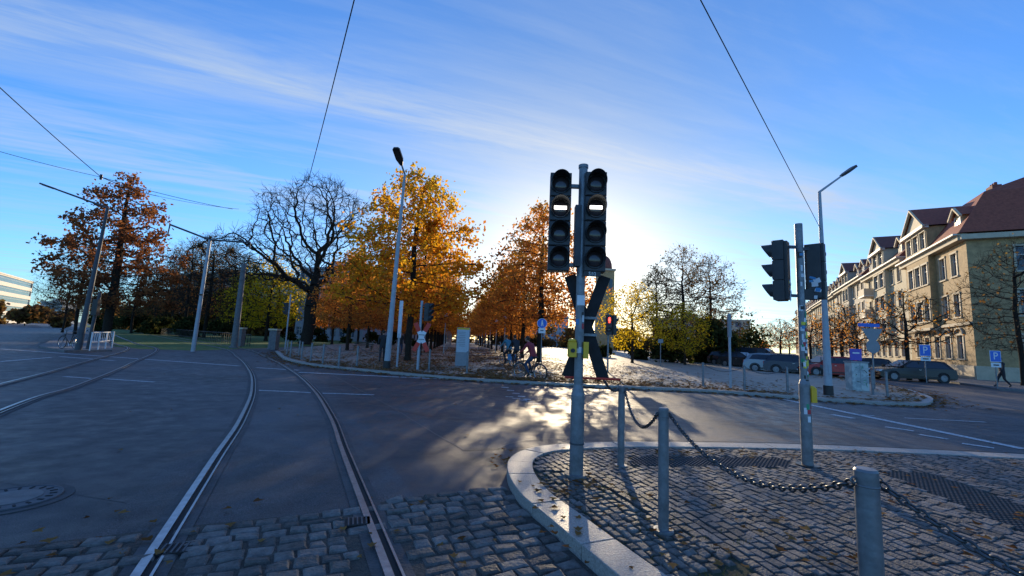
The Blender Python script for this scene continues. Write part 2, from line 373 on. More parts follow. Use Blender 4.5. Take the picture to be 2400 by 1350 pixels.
# ---------------------------------------------------------------- stones
def stones(name,poly,O,ux,su,sv,gap,z,h,m,jit=0.01,bev=0.018,avoid=None,curve=0,var=(.72,1.25),noz=None):
    uy=V2(-ux.y,ux.x); b=MB()
    xs=[((Vector((p[0],p[1],0))-O).dot(ux),(Vector((p[0],p[1],0))-O).dot(uy)) for p in poly]
    u0_,u1=min(a for a,_ in xs),max(a for a,_ in xs); v0,v1=min(a for _,a in xs),max(a for _,a in xs)
    r=0; v=v0-curve
    av=np.array(avoid) if avoid else None
    while v<v1+curve:
        svv=sv*random.uniform(0.9,1.1) if var[0]<1 else sv
        u=u0_-random.uniform(0,su) if var[0]<1 else u0_
        while u<u1:
            suu=su*random.uniform(*var)
            cu=u+suu/2; cv=v+svv/2+curve*math.sin((cu-u0_)*0.9)
            c=O+ux*cu+uy*cv
            u+=suu
            if not inpoly(c.x,c.y,poly): continue
            if noz and any(inpoly(c.x,c.y,q) for q in noz): continue
            if av is not None and np.min((av[:,0]-c.x)**2+(av[:,1]-c.y)**2)<0.18**2: continue
            hx=(suu-gap)/2; hy=(svv-gap)/2; tz=z+h+random.uniform(-jit,jit)*0.5; tx=random.gauss(0,jit*.5); ty=random.gauss(0,jit*.5)
            vs=[]
            cj=[(random.uniform(-jit,jit)*.5,random.uniform(-jit,jit)*.5) for _ in range(4)]
            for (bx,zv) in((0,z),(0.003,tz-bev*0.5),(bev,tz)):
                for q_,(sx,sy) in enumerate(((-1,-1),(1,-1),(1,1),(-1,1))):
                    p=c+ux*(sx*(hx-bx)+cj[q_][0])+uy*(sy*(hy-bx)+cj[q_][1])
                    vs.append((p.x,p.y,zv+((tx*sx+ty*sy)*.5 if zv>z else 0)))
            # slightly domed top
            p=c; vs.append((p.x,p.y,tz+bev*.12))
            fs=[(8,9,12),(9,10,12),(10,11,12),(11,8,12)]
            for k in(0,4):
                for i in range(4): fs.append((k+i,k+(i+1)%4,k+4+(i+1)%4,k+4+i))
            b.add(vs,fs,m,False)
        v+=svv; r+=1
    return b.build(name)
kp=[G(1480,1420),G(1400,1350),G(1290,1250),G(1215,1180),G(1188,1122),G(1202,1088),G(1255,1067),G(1350,1058),G(1500,1054),G(1900,1060),G(2400,1082),G(2700,1100)]
KP=smooth_path(kp,0.1); KN=normals(KP)
cen=G(1700,1200)
mid_i=len(KP)//3
sgn=1 if (KP[mid_i]+KN[mid_i]*0.3-cen).length<(KP[mid_i]-KN[mid_i]*0.3-cen).length else -1
b=MB(); i=0
while i<len(KP)-2:
    n=random.randint(5,8); j=min(i+n,len(KP)-1)
    strip(b,KP,[k*sgn for k in KN],0,0.30,0.118+random.uniform(-.002,.003),M_granite,i,j+1,side=0.13)
    KP[j]=KP[j]+(KP[min(j+1,len(KP)-1)]-KP[j])*0.10
    i=j
b.build("kerbstones",bevel=0.006)
inner=[KP[i]+KN[i]*sgn*0.305 for i in range(len(KP))]
foot=[(p.x,p.y) for p in inner]+[(9,-1.0),(0.6,-1.0)]
sheet("footway",foot,0.088,M_joint)
cobpoly_px=[(-300,1330),(0,1288),(400,1238),(790,1200),(920,1172),(1180,1147)]
cp=[G(*p) for p in cobpoly_px]+[KP[i] for i in range(0,len(KP)) if KP[i].y<G(1188,1145).y and KP[i].x<1.5][::-1]
cob=[(p.x,p.y) for p in cp]+[(0.9,-0.5),(-6,-0.5)]
sheet("cobble_bed",cob,0.0055,M_jointr)
ux=(G(1180,1147)-G(300,1250)).normalized()
stones("cobblestones",cob,G(800,1250),ux,0.175,0.135,0.020,0.0056,0.017,M_sett,0.016,0.018,avoid=railpts)
uf=(G(1650,1350)-G(1340,1130)).normalized()
border=[(KP[i]+KN[i]*sgn*0.31) for i in range(len(KP))]
b2=[(KP[i]+KN[i]*sgn*0.95) for i in range(len(KP))]
left=[i for i in range(len(KP)) if KP[i].x<0.95 and KP[i].y<5.2]
bandp=[(border[i].x,border[i].y) for i in left]+[(b2[i].x,b2[i].y) for i in left][::-1]
stones("small_setts",bandp,G(1340,1150,0.1),uf,0.10,0.09,0.015,0.088,0.018,M_sett,0.012,0.010)
rest=[(b2[i].x,b2[i].y) for i in left]+[(border[i].x,border[i].y) for i in range(left[-1]+1,len(border))]+[(9,-1),(1.5,-1)]
T1=[(G(*p,0.1).x,G(*p,0.1).y) for p in [(1480,1070),(1840,1073),(1860,1096),(1465,1092)]]
T2=[(G(*p,0.1).x,G(*p,0.1).y) for p in [(2060,1105),(2180,1108),(2620,1262),(2430,1262)]]
stones("paving_stones",rest,G(1500,1200,0.1),uf,0.125,0.095,0.011,0.088,0.018,M_sett2,0.008,0.007,curve=0.12,noz=[T1,T2])
for T in(T1,T2):
    u_=(Vector((*T[1],0))-Vector((*T[0],0))).normalized()
    stones("tactile_paving",T,Vector((*T[0],.0)),u_,0.055,0.055,0.022,0.088,0.018,M_tac,0.001,0.006,var=(1,1.0001))
# grass tufts in the joints by the kerb and poles
def tufts(name,centers):
    vs=[];fs=[];rn=[]
    for (x,y,z,n,s) in centers:
        for k in range(n):
            cx=x+random.gauss(0,s);cy=y+random.gauss(0,s);a=random.uniform(0,6.28);h=random.uniform(.012,.035);o=len(vs);l=random.uniform(-.02,.02)
            vs+=[(cx-.003*math.cos(a),cy-.003*math.sin(a),z),(cx+.003*math.cos(a),cy+.003*math.sin(a),z),(cx+l,cy+l*.7,z+h)]; fs.append((o,o+1,o+2)); rn.append(random.random())
    me=bpy.data.meshes.new(name); me.from_pydata(vs,[],fs); me.materials.append(leafmat("moss_blade",[(.04,.05,.015),(.07,.09,.02),(.09,.08,.03)],.3))
    at=me.attributes.new('rnd','FLOAT','FACE'); at.data.foreach_set('value',rn); o=bpy.data.objects.new(name,me); scn.collection.objects.link(o)
tc_=[]
for i in left:
    for k in range(3):
        q=b2[i].lerp(border[i],random.uniform(-.6,1)); tc_.append((q.x+random.gauss(0,.05),q.y+random.gauss(0,.05),.092,14,.03))
for P_ in(G(1350,1116),G(1893,1092),G(1555,1246)): tc_.append((P_.x,P_.y,.092,120,.11))
tufts("joint_grass",tc_)
# ---------------------------------------------------------------- manhole, rail drains
def manhole(p,r):
    b=MB(); b.cyl((0,0,0),(0,0,0.008),r*1.25,M_rbed,n=40); b.torus((0,0,0.012),(0,0,1),r,0.012,M_dkpole,40,6); b.cyl((0,0,.008),(0,0,0.018),r*0.97,M_dkpole,n=40)
    for i in range(20):
        t=i*math.tau/20
        b.box((math.cos(t)*r*0.82,math.sin(t)*r*0.82,0.020),(0.05,0.018,0.006),M_groove,Matrix.Rotation(t,3,'Z'))
    b.cyl((0,0,.018),(0,0,0.023),r*0.62,M_conc,n=32)
    b.build("manhole_cover",(p.x,p.y,0))
manhole(G(22,1172),0.33)
for p in(G(837,1230),G(408,1295)):
    b=MB(); b.box((0,0,0.015),(0.2,0.16,0.03),M_groove)
    for i in range(5): b.box((-0.07+i*0.035,0,0.032),(0.012,0.15,0.012),M_dkpole)
    b.build("rail_drain",(p.x,p.y,0),rz=math.radians(20))
# ---------------------------------------------------------------- leaves on ground
def leafscatter(name,pts,m,size=(0.05,0.11)):
    vs=[];fs=[];rn=[]
    for (x,y,z) in pts:
        s=random.uniform(*size); a=random.uniform(0,math.tau); o=len(vs); ca,sa=math.cos(a),math.sin(a)
        sh=[(0,-.6),(.35,-.35),(.55,.0),(.2,.1),(0.05,.65),(-.2,.15),(-.55,.1),(-.3,-.35)]
        tl=random.uniform(-.35,.35)
        for (u,v) in sh: vs.append((x+s*(u*ca-v*sa),y+s*(u*sa+v*ca),z+s*(0.28*abs(u)+tl*u*.5+0.12)))
        fs.append(tuple(range(o,o+8))); rn.append(random.random())
    me=bpy.data.meshes.new(name); me.from_pydata(vs,[],fs); me.materials.append(m)
    at=me.attributes.new('rnd','FLOAT','FACE'); at.data.foreach_set('value',rn)
    o=bpy.data.objects.new(name,me); scn.collection.objects.link(o)
M_fall=leafmat("fallen_leaf",[(0.10,0.045,0.02),(0.2,0.095,0.035),(0.28,0.16,0.06),(0.13,0.06,0.03)],0.25)
pts=[]
for k in range(30000):
    Y=16+54*random.random()**1.6 ; X=-0.124*Y+0.8+random.gauss(0,5.5)
    if noise.noise(Vector((X*.25,Y*.25,3)))<-0.1 and random.random()<.75: continue
    if inpoly(X,Y,plaza_poly): pts.append((X,Y,0.102))
for k in range(3500):
    i=random.randrange(len(PL)); q=PL[i]+V2(random.gauss(0,.7),random.gauss(0,.35)-0.1)
    pts.append((q.x,q.y,0.118 if inpoly(q.x,q.y,plaza_poly) else 0.006))
leafscatter("fallen_leaves",pts,M_fall,(0.10,0.18))
pts=[]
for k in range(55):
    Y=random.uniform(3,15); X=random.uniform(-1.1*Y,1.1*Y)
    if not inpoly(X,Y,foot): pts.append((X,Y,0.01))
for k in range(150):
    q=G(random.uniform(1250,2400),random.uniform(1060,1340),.1); pts.append((q.x,q.y,.118))
for k in range(70):
    q=G(random.gauss(1760,260),random.gauss(1066,5),.1); pts.append((q.x,q.y,.12))
for k in range(30):
    q=G(random.uniform(1150,1240),random.gauss(1083,9)); pts.append((q.x,q.y,0.01))
for k in range(34):
    q=G(random.uniform(0,1180),random.gauss(1260,45)); pts.append((q.x,q.y,0.024))
for k in range(40):
    q=G(1340+random.gauss(0,60),1130+abs(random.gauss(0,25)),.1); pts.append((q.x,q.y,.12))
leafscatter("scattered_leaves",pts,M_fall,(0.035,0.085))
# ---------------------------------------------------------------- trees
def colonize(attr,nodes,parents,step,infl,kill,iters,grav=0.0,wob=0.12):
    nodes=[np.array(n,float) for n in nodes]; parents=list(parents)
    A=np.array(attr); NP=np.array(nodes)
    D=np.sqrt(((A[:,None]-NP[None])**2).sum(-1)); near=D.argmin(1); dist=D.min(1)
    for it in range(iters):
        act=dist<infl
        if not act.any() or len(A)==0: break
        idx=near[act]; dv=A[act]-NP[idx]; dv/=np.linalg.norm(dv,axis=1)[:,None]+1e-6
        acc=np.zeros_like(NP); np.add.at(acc,idx,dv); g=np.unique(idx)
        dirs=acc[g]; dirs/=np.linalg.norm(dirs,axis=1)[:,None]+1e-6
        dirs+=np.random.randn(*dirs.shape)*wob; dirs[:,2]+=grav; dirs/=np.linalg.norm(dirs,axis=1)[:,None]+1e-6
        new=NP[g]+dirs*step; base=len(NP); NP=np.vstack([NP,new]); parents+=list(g)
        D=np.sqrt(((A[:,None]-new[None])**2).sum(-1)); nn=D.argmin(1); nd=D.min(1)
        bt=nd<dist; near=np.where(bt,nn+base,near); dist=np.where(bt,nd,dist)
        keep=dist>kill; A=A[keep]; near=near[keep]; dist=dist[keep]
        if len(A)==0 or len(NP)>9000: break
    return NP,np.array(parents)
def tubes(P0,P1,R0,R1,n):
    d=P1-P0; L_=np.linalg.norm(d,axis=1)[:,None]+1e-9; d=d/L_
    ref=np.where(np.abs(d[:,2:3])<0.9,np.array([[0,0,1.]]),np.array([[1.,0,0]]))
    a=np.cross(d,ref); a/=np.linalg.norm(a,axis=1)[:,None]; bb=np.cross(d,a)
    th=np.arange(n)*2*np.pi/n; E=len(P0)
    ring=a[:,None]*np.cos(th)[None,:,None]+bb[:,None]*np.sin(th)[None,:,None]
    V=np.concatenate([P0[:,None]+ring*R0[:,None,None],P1[:,None]+ring*R1[:,None,None]],1).reshape(-1,3)
    i=np.arange(n); q=np.stack([i,(i+1)%n,n+(i+1)%n,n+i],1)
    Fq=(q[None]+(np.arange(E)*2*n)[:,None,None]).reshape(-1,4)
    return V,Fq
def mktree(name,attr,trunk,step,infl,kill,iters,rtip,rtrunk,leaves,lsz,lspread,lm,bm,grav=0.0,twigs=0,twl=0.6,power=2.3,hcol=0.5,droop=0,wob=.12,cpow=1.3):
    nodes=[trunk[0]]; par=[-1]
    for a,c in zip(trunk[:-1],trunk[1:]):
        a=np.array(a,float);c=np.array(c,float); k=max(1,int(np.linalg.norm(c-a)/step))
        for t in range(1,k+1): nodes.append(a+(c-a)*t/k); par.append(len(nodes)-2)
    NP,pa=colonize(attr,nodes,par,step,infl,kill,iters,grav,wob)
    n=len(NP); acc=np.zeros(n); r=np.zeros(n); ch=np.zeros(n,int)
    for i in range(n-1,0,-1):
        r[i]=max(acc[i],rtip**power)**(1/power); acc[pa[i]]+=r[i]**power; ch[pa[i]]+=1
    r[0]=acc[0]**(1/power); r=rtip+(r-rtip)*(rtrunk-rtip)/(r[0]-rtip)
    r[0]*=1.35
    e=np.arange(1,n); p=pa[1:]
    R1=r[e]; R0=np.minimum(r[p],R1*1.25); R0[0]=r[0]
    V=[];Fs=[];o=0
    big=R1>0.05
    for msk,k in((big,9),(~big,4)):
        if msk.any():
            v,f=tubes(NP[p[msk]],NP[e[msk]],R0[msk],R1[msk],k); V.append(v);Fs.append(f+o);o+=len(v)
    tips=np.where((ch==0)|(r<rtip*2.2))[0]; tips=tips[tips>3]
    if twigs:
        tt=np.repeat(tips,twigs); dv=NP[tt]-NP[pa[tt]]; dv/=np.linalg.norm(dv,axis=1)[:,None]+1e-6
        dv=dv+np.random.randn(len(tt),3)*0.75; dv/=np.linalg.norm(dv,axis=1)[:,None]
        Lh=np.random.uniform(.4,1,len(tt))[:,None]*twl
        mid=NP[tt]+dv*Lh*0.5; v,f=tubes(NP[tt],mid,np.full(len(tt),rtip*0.8),np.full(len(tt),rtip*.6),3)
        V.append(v);Fs.append(f+o);o+=len(v)
        dv2=dv+np.random.randn(len(tt),3)*0.35; dv2[:,2]+=0.1; dv2/=np.linalg.norm(dv2,axis=1)[:,None]
        v,f=tubes(mid,mid+dv2*Lh*0.6,np.full(len(tt),rtip*0.6),np.full(len(tt),rtip*.3),3); V.append(v);Fs.append(f+o);o+=len(v)
    nb=sum(len(f) for f in Fs)
    rn=np.zeros(nb)
    if leaves:
        clump=np.random.rand(len(tips))**cpow+0.04
        cnt=np.random.poisson(leaves/len(tips)*clump/clump.mean())
        tt=np.repeat(tips,cnt); cl=np.repeat(np.random.rand(len(tips)),cnt)
        c=NP[tt]+np.random.randn(len(tt),3)*lspread
        if droop: c[:,2]-=np.abs(np.random.randn(len(tt)))*droop
        K=len(tt); a=np.random.randn(K,3); a/=np.linalg.norm(a,axis=1)[:,None]; b_=np.cross(a,np.random.randn(K,3)); b_/=np.linalg.norm(b_,axis=1)[:,None]
        s=np.random.uniform(.6,1.25,K)[:,None]*lsz
        v=np.stack([c-a*s*.6,c+b_*s*.42-a*s*.1,c+a*s*.6,c-b_*s*.42-a*s*.1],1).reshape(-1,3)
        f=np.arange(K*4).reshape(-1,4)+o; V.append(v);Fs.append(f)
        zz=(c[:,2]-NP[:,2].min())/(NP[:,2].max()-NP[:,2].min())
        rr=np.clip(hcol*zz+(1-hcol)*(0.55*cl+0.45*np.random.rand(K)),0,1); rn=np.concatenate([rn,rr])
    V=np.vstack(V);Fa=np.vstack(Fs)
    me=bpy.data.meshes.new(name); me.vertices.add(len(V)); me.vertices.foreach_set('co',V.astype(np.float32).ravel())
    me.loops.add(Fa.size); me.loops.foreach_set('vertex_index',Fa.astype(np.int32).ravel())
    me.polygons.add(len(Fa)); me.polygons.foreach_set('loop_start',np.arange(0,Fa.size,4,dtype=np.int32)); me.polygons.foreach_set('loop_total',np.full(len(Fa),4,np.int32))
    me.materials.append(bm); me.materials.append(lm if lm else bm)
    mi=np.zeros(len(Fa),np.int32); mi[nb:]=1; me.polygons.foreach_set('material_index',mi)
    sm=np.zeros(len(Fa),bool); sm[:nb]=True; me.polygons.foreach_set('use_smooth',sm)
    at=me.attributes.new('rnd','FLOAT','FACE'); at.data.foreach_set('value',rn.astype(np.float32))
    me.update(calc_edges=True); me.validate()
    return me
def crown(n,z0,z1,rad,prof,shell=0.0):
    out=[]
    while len(out)<n:
        t=random.random(); z=z0+(z1-z0)*t; R=rad*prof(t)
        rr=math.sqrt(random.random()); 
        if shell and rr<shell and random.random()<0.75: continue
        a=random.uniform(0,math.tau); R*=1+0.16*math.sin(3*a+z)+0.12*math.sin(5*a-2*z)
        out.append((R*rr*math.cos(a),R*rr*math.sin(a),z))
    return out
def place(me,name,x,y,s=1,rz=None,sz=None,z=0.05):
    o=bpy.data.objects.new(name,me); scn.collection.objects.link(o); o.location=(x,y,z); o.rotation_euler=(0,0,random.uniform(0,6.28) if rz is None else rz)
    o.scale=(s,s,sz if sz else s); return o
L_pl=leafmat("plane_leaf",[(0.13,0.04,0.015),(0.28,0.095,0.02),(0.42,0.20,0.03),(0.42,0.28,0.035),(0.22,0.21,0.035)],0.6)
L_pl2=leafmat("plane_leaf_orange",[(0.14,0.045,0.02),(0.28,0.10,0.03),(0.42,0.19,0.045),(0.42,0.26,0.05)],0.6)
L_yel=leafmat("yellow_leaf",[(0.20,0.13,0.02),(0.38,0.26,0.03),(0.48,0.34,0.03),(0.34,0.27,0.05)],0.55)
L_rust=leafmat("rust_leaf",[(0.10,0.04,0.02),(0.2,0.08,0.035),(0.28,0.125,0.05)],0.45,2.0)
L_dark=leafmat("dark_leaf",[(0.015,0.022,0.01),(0.035,0.045,0.015),(0.07,0.06,0.02)],0.25)
L_brown=leafmat("brown_leaf",[(0.07,0.035,0.02),(0.15,0.08,0.03),(0.22,0.15,0.045)],0.45,1.8)
pf=lambda t: (math.sin(math.pi*min(1,(t*0.80+0.17)))**0.75)
pfw=lambda t: max(0.12,1-0.72*t**1.7) if t>0.12 else 0.6+t*3.2
me_p=[]
for k,(lm,nl,R_) in enumerate(((L_pl,14500,5.3),(L_pl2,8500,4.7),(L_pl2,7500,4.5))):
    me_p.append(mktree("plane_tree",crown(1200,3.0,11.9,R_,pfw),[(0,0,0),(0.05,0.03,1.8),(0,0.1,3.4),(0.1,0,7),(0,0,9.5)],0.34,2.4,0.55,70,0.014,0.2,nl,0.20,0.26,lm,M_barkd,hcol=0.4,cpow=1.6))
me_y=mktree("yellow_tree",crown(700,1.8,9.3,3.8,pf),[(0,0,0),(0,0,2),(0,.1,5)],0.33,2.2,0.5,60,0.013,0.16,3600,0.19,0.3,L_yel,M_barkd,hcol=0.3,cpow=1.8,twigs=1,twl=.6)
me_b=[mktree("bare_tree",crown(900,2.5,11.5,3.9,pf),[(0,0,0),(0.1,0,2),(0,.1,6),(.1,0,8)],0.32,2.2,0.45,70,0.013,0.17,nl,0.17,0.3,L_brown,M_barkd,twigs=3,twl=0.9,grav=.1) for nl in (500,2300)]
dome=lambda t: math.sqrt(max(0.0,1-(t*0.93)**2))*0.55+0.45*(1-t**3)
me_big=mktree("large_bare_tree",crown(2300,7.0,21.6,10.2,dome,shell=0.5),[(0,0,0),(.3,0,2.5),(.2,0,4.8),(0.5,0,7)],0.5,6.0,0.75,90,0.026,0.72,0,0,0,None,M_barkd,twigs=3,twl=1.2,power=2.1,grav=.03,wob=.25)
cyp=[]
for k in range(1100):
    t=random.random(); z=3.5+13.5*t; lay=round(z/1.3)*1.3+random.gauss(0,.18); R=6.4*math.sin(math.pi*(0.30+0.66*t))**0.9; a=random.uniform(0,math.tau); rr=math.sqrt(random.random())*R*(0.75+.3*math.sin(lay*7+a*2))
    cyp.append((rr*math.cos(a),rr*math.sin(a),lay))
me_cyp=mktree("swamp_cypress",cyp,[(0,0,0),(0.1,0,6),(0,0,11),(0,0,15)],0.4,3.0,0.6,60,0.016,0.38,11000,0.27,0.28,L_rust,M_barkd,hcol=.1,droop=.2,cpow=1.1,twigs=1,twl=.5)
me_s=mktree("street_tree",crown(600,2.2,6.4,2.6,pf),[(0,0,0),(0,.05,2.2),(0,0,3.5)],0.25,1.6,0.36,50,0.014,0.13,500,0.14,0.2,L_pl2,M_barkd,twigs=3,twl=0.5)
for i in range(13):
    Y=27+i*8.2
    place(me_p[0] if i==0 else me_p[i%3],"plane_tree",-0.124*Y-2.9,Y,1.0 if i==0 else random.uniform(.80,.9))
for i in range(13):
    Y=31+i*8.2
    place(me_p[1] if i==0 else me_p[(i+1)%2+1],"plane_tree",-0.124*Y+6.0,Y,.98 if i==0 else random.uniform(.82,.95))
for i in range(9):
    Y=40+i*9
    place(me_p[(i)%2+1],"plane_tree",-0.124*Y-9.9,Y,random.uniform(.68,.8))
    if i>5: place(me_p[(i)%2+1],"plane_tree",-0.124*Y+13.6,Y+3,random.uniform(.7,.8))
place(me_y,"yellow_tree",px2(1482,39),39,0.80); place(me_y,"yellow_tree",px2(1605,40),40,0.62)
place(me_b[1],"bare_tree",px2(1600,44),44,1.04); place(me_b[1],"bare_tree",px2(1668,48),48,1.05); place(me_b[1],"bare_tree",px2(1540,54),54,1.0)
place(me_big,"large_bare_tree",px2(718,55),55,1.0,rz=1.0)
place(me_cyp,"swamp_cypress",px2(252,45),45,1.02,rz=0.4)
place(me_y,"yellow_tree",px2(625,62),62,1.35); place(me_y,"yellow_tree",px2(645,66),66,1.25); place(me_y,"yellow_tree",px2(575,72),72,1.2)
for px,Y,s,q in((430,75,1.5,0),(480,68,1.45,0),(535,80,1.5,0),(400,95,1.6,1),(360,110,1.4,1),(505,95,1.7,1),(560,66,1.1,0),(150,60,0.8,1),(180,52,1.0,0),(310,75,1.1,1),(455,85,1.6,1)):
    place(me_b[q],"bare_tree",px2(px,Y),Y,s)
for px,Y,s in((780,60,.8),(840,64,.8),(820,80,.9),(760,85,.8)): place(me_p[2],"plane_tree",px2(px,Y),Y,s)
for px,Y,s in((2128,31,1.0),(1975,40,1.0),(2010,33,.75),(1900,52,1.0),(1830,62,1.0),(1790,75,1),(1850,80,1),(1950,56,1)): place(me_s,"street_tree",px2(px,Y),Y,s)
place(me_b[0],"bare_tree",px2(2395,29),29,0.85)
def mass(name,lst,m,n,lsz):
    Vs=[]
    for (x,y,rx,ry,h) in lst:
        kk=max(6,int(rx*h/7)); cs=np.stack([np.random.uniform(-rx,rx,kk),np.random.uniform(-ry,ry,kk),np.random.uniform(.1,.85,kk)*h*np.random.uniform(.7,1,kk)],1)
        c=cs[np.random.randint(0,kk,n)]+np.random.randn(n,3)*np.array([h*.13,h*.13,h*.11]); c[:,2]=np.clip(c[:,2],0.1,h*1.05); Vs.append(c+np.array([x,y,0]))
    c=np.vstack(Vs); K=len(c); a=np.random.randn(K,3); a/=np.linalg.norm(a,axis=1)[:,None]; b_=np.cross(a,np.random.randn(K,3)); b_/=np.linalg.norm(b_,axis=1)[:,None]
    v=np.stack([c-a*lsz*.6,c+b_*lsz*.4,c+a*lsz*.6,c-b_*lsz*.4],1).reshape(-1,3)
    me=bpy.data.meshes.new(name); me.from_pydata(v.tolist(),[],np.arange(K*4).reshape(-1,4).tolist()); me.materials.append(m)
    at=me.attributes.new('rnd','FLOAT','FACE'); at.data.foreach_set('value',np.random.rand(K).astype(np.float32))
    o=bpy.data.objects.new(name,me); scn.collection.objects.link(o)
mass("distant_trees",[(px2(p,Y),Y,w_,6,h) for p,Y,w_,h in((10,100,9,6),(60,130,9,6),(60,230,14,9),(95,250,12,9),(300,150,12,9),(340,130,12,10),(380,130,10,11),(440,120,10,12),(500,120,10,13),(560,120,12,12),(640,120,12,11),(720,125,14,9),(800,125,14,9),(880,125,14,9),(960,150,14,11),(1060,190,20,8),(1160,150,14,9),(1280,150,15,9),(1400,150,15,9),(1500,140,14,8),(1600,130,12,8),(1700,150,12,7))],L_brown,2600,1.0)
mass("hedge",[(px2(p,Y),Y,w_,1.5,h) for p,Y,w_,h in((300,85,7,3.5),(350,80,7,4),(400,76,7,3.6),(450,72,7,3.4),(500,68,6,3),(1640,44,3,4.5),(1690,50,3.2,6.5),(1560,50,5,3.0),(1480,55,6,3.0),(780,75,8,3),(860,70,8,3))],L_dark,2600,0.4)
# ---------------------------------------------------------------- buildings
M_brick=mat("tan_brick",(0.42,0.28,0.13),0.8,var=0.3,scale=2.5,bump=0.3,bscale=30)
M_stone=mat("light_stone",(0.55,0.46,0.32),0.75,var=0.15,scale=2)
M_cream=mat("cream_plaster",(0.58,0.49,0.32),0.8,var=0.12,scale=1)
M_plast2=mat("grey_plaster",(0.48,0.42,0.33),0.8,var=0.12,scale=1)
M_tile=mat("roof_tiles",(0.30,0.075,0.04),0.75,var=0.3,scale=5,bump=0.6,bscale=14)
M_tile2=mat("roof_tiles_dark",(0.20,0.065,0.045),0.8,var=0.3,scale=4,bump=0.5,bscale=10)
M_frame=mat("window_frame",(0.66,0.62,0.54),0.6,var=0.05)
Z=Vector((0,0,1))
def facade(b,O,ux,n,Lw,z0,z1,op,wall,rec=0.18,sur=M_stone,glass=M_glass,trim=0.14):
    us=sorted({0,Lw,*[o[0] for o in op],*[o[0]+o[2] for o in op]}); zs=sorted({z0,z1,*[o[1] for o in op],*[o[1]+o[3] for o in op]})
    for i in range(len(us)-1):
        for j in range(len(zs)-1):
            cu=(us[i]+us[i+1])/2; cz=(zs[j]+zs[j+1])/2
            if any(o[0]<cu<o[0]+o[2] and o[1]<cz<o[1]+o[3] for o in op): continue
            b.add([O+ux*us[i]+Z*zs[j],O+ux*us[i+1]+Z*zs[j],O+ux*us[i+1]+Z*zs[j+1],O+ux*us[i]+Z*zs[j+1]],[(0,1,2,3)],wall)
    for (u,z,w_,h) in [o[:4] for o in op]:
        a=O+ux*u+Z*z; c=[a,a+ux*w_,a+ux*w_+Z*h,a+Z*h]; k=[q-n*rec for q in c]
        b.add(c+k,[(0,1,5,4),(1,2,6,5),(2,3,7,6),(3,0,4,7)],sur); b.add(k,[(0,1,2,3)],glass)
        R=Matrix((ux,n,Z)).transposed(); m_=a+ux*w_/2-n*(rec-0.03)
        b.box(m_+Z*h/2,(0.07,0.05,h),M_frame,R); b.box(m_+Z*h*0.66,(w_,0.045,0.07),M_frame,R)
        for s in(0.035,w_-0.035): b.box(a+ux*s-n*(rec-0.03)+Z*h/2,(0.06,0.055,h),M_frame,R)
        if trim:
            for s in(-trim/2,w_+trim/2): b.box(a+ux*s+n*0.0+Z*h/2,(trim,0.10,h),sur,R)
            b.box(a+ux*w_/2+Z*(h+trim*.6),(w_+2*trim+.1,0.16,trim*1.2),sur,R); b.box(a+ux*w_/2-Z*.06,(w_+2*trim+.14,0.24,0.12),sur,R)
def gable(b,O,ux,n,w_,zb,h,depth,wall,roof):
    p=[O+Z*zb,O+ux*w_+Z*zb,O+ux*w_/2+Z*(zb+h)]; q=[v-n*depth for v in p]
    b.add(p+q,[(0,1,2)],wall); e=0.35
    l=[O-ux*e+Z*(zb-0.1)+n*e,O+ux*w_/2+Z*(zb+h+.25)+n*e,O+ux*(w_+e)+Z*(zb-.1)+n*e]; l2=[v-n*(depth+e) for v in l]
    b.add(l+l2,[(0,1,4,3),(1,2,5,4)],roof)
    for a,c in((l[0],l[1]),(l[1],l[2])):
        b.cyl(a-Z*.12-n*.1,c-Z*.12-n*.1,0.14,M_stone,n=4)
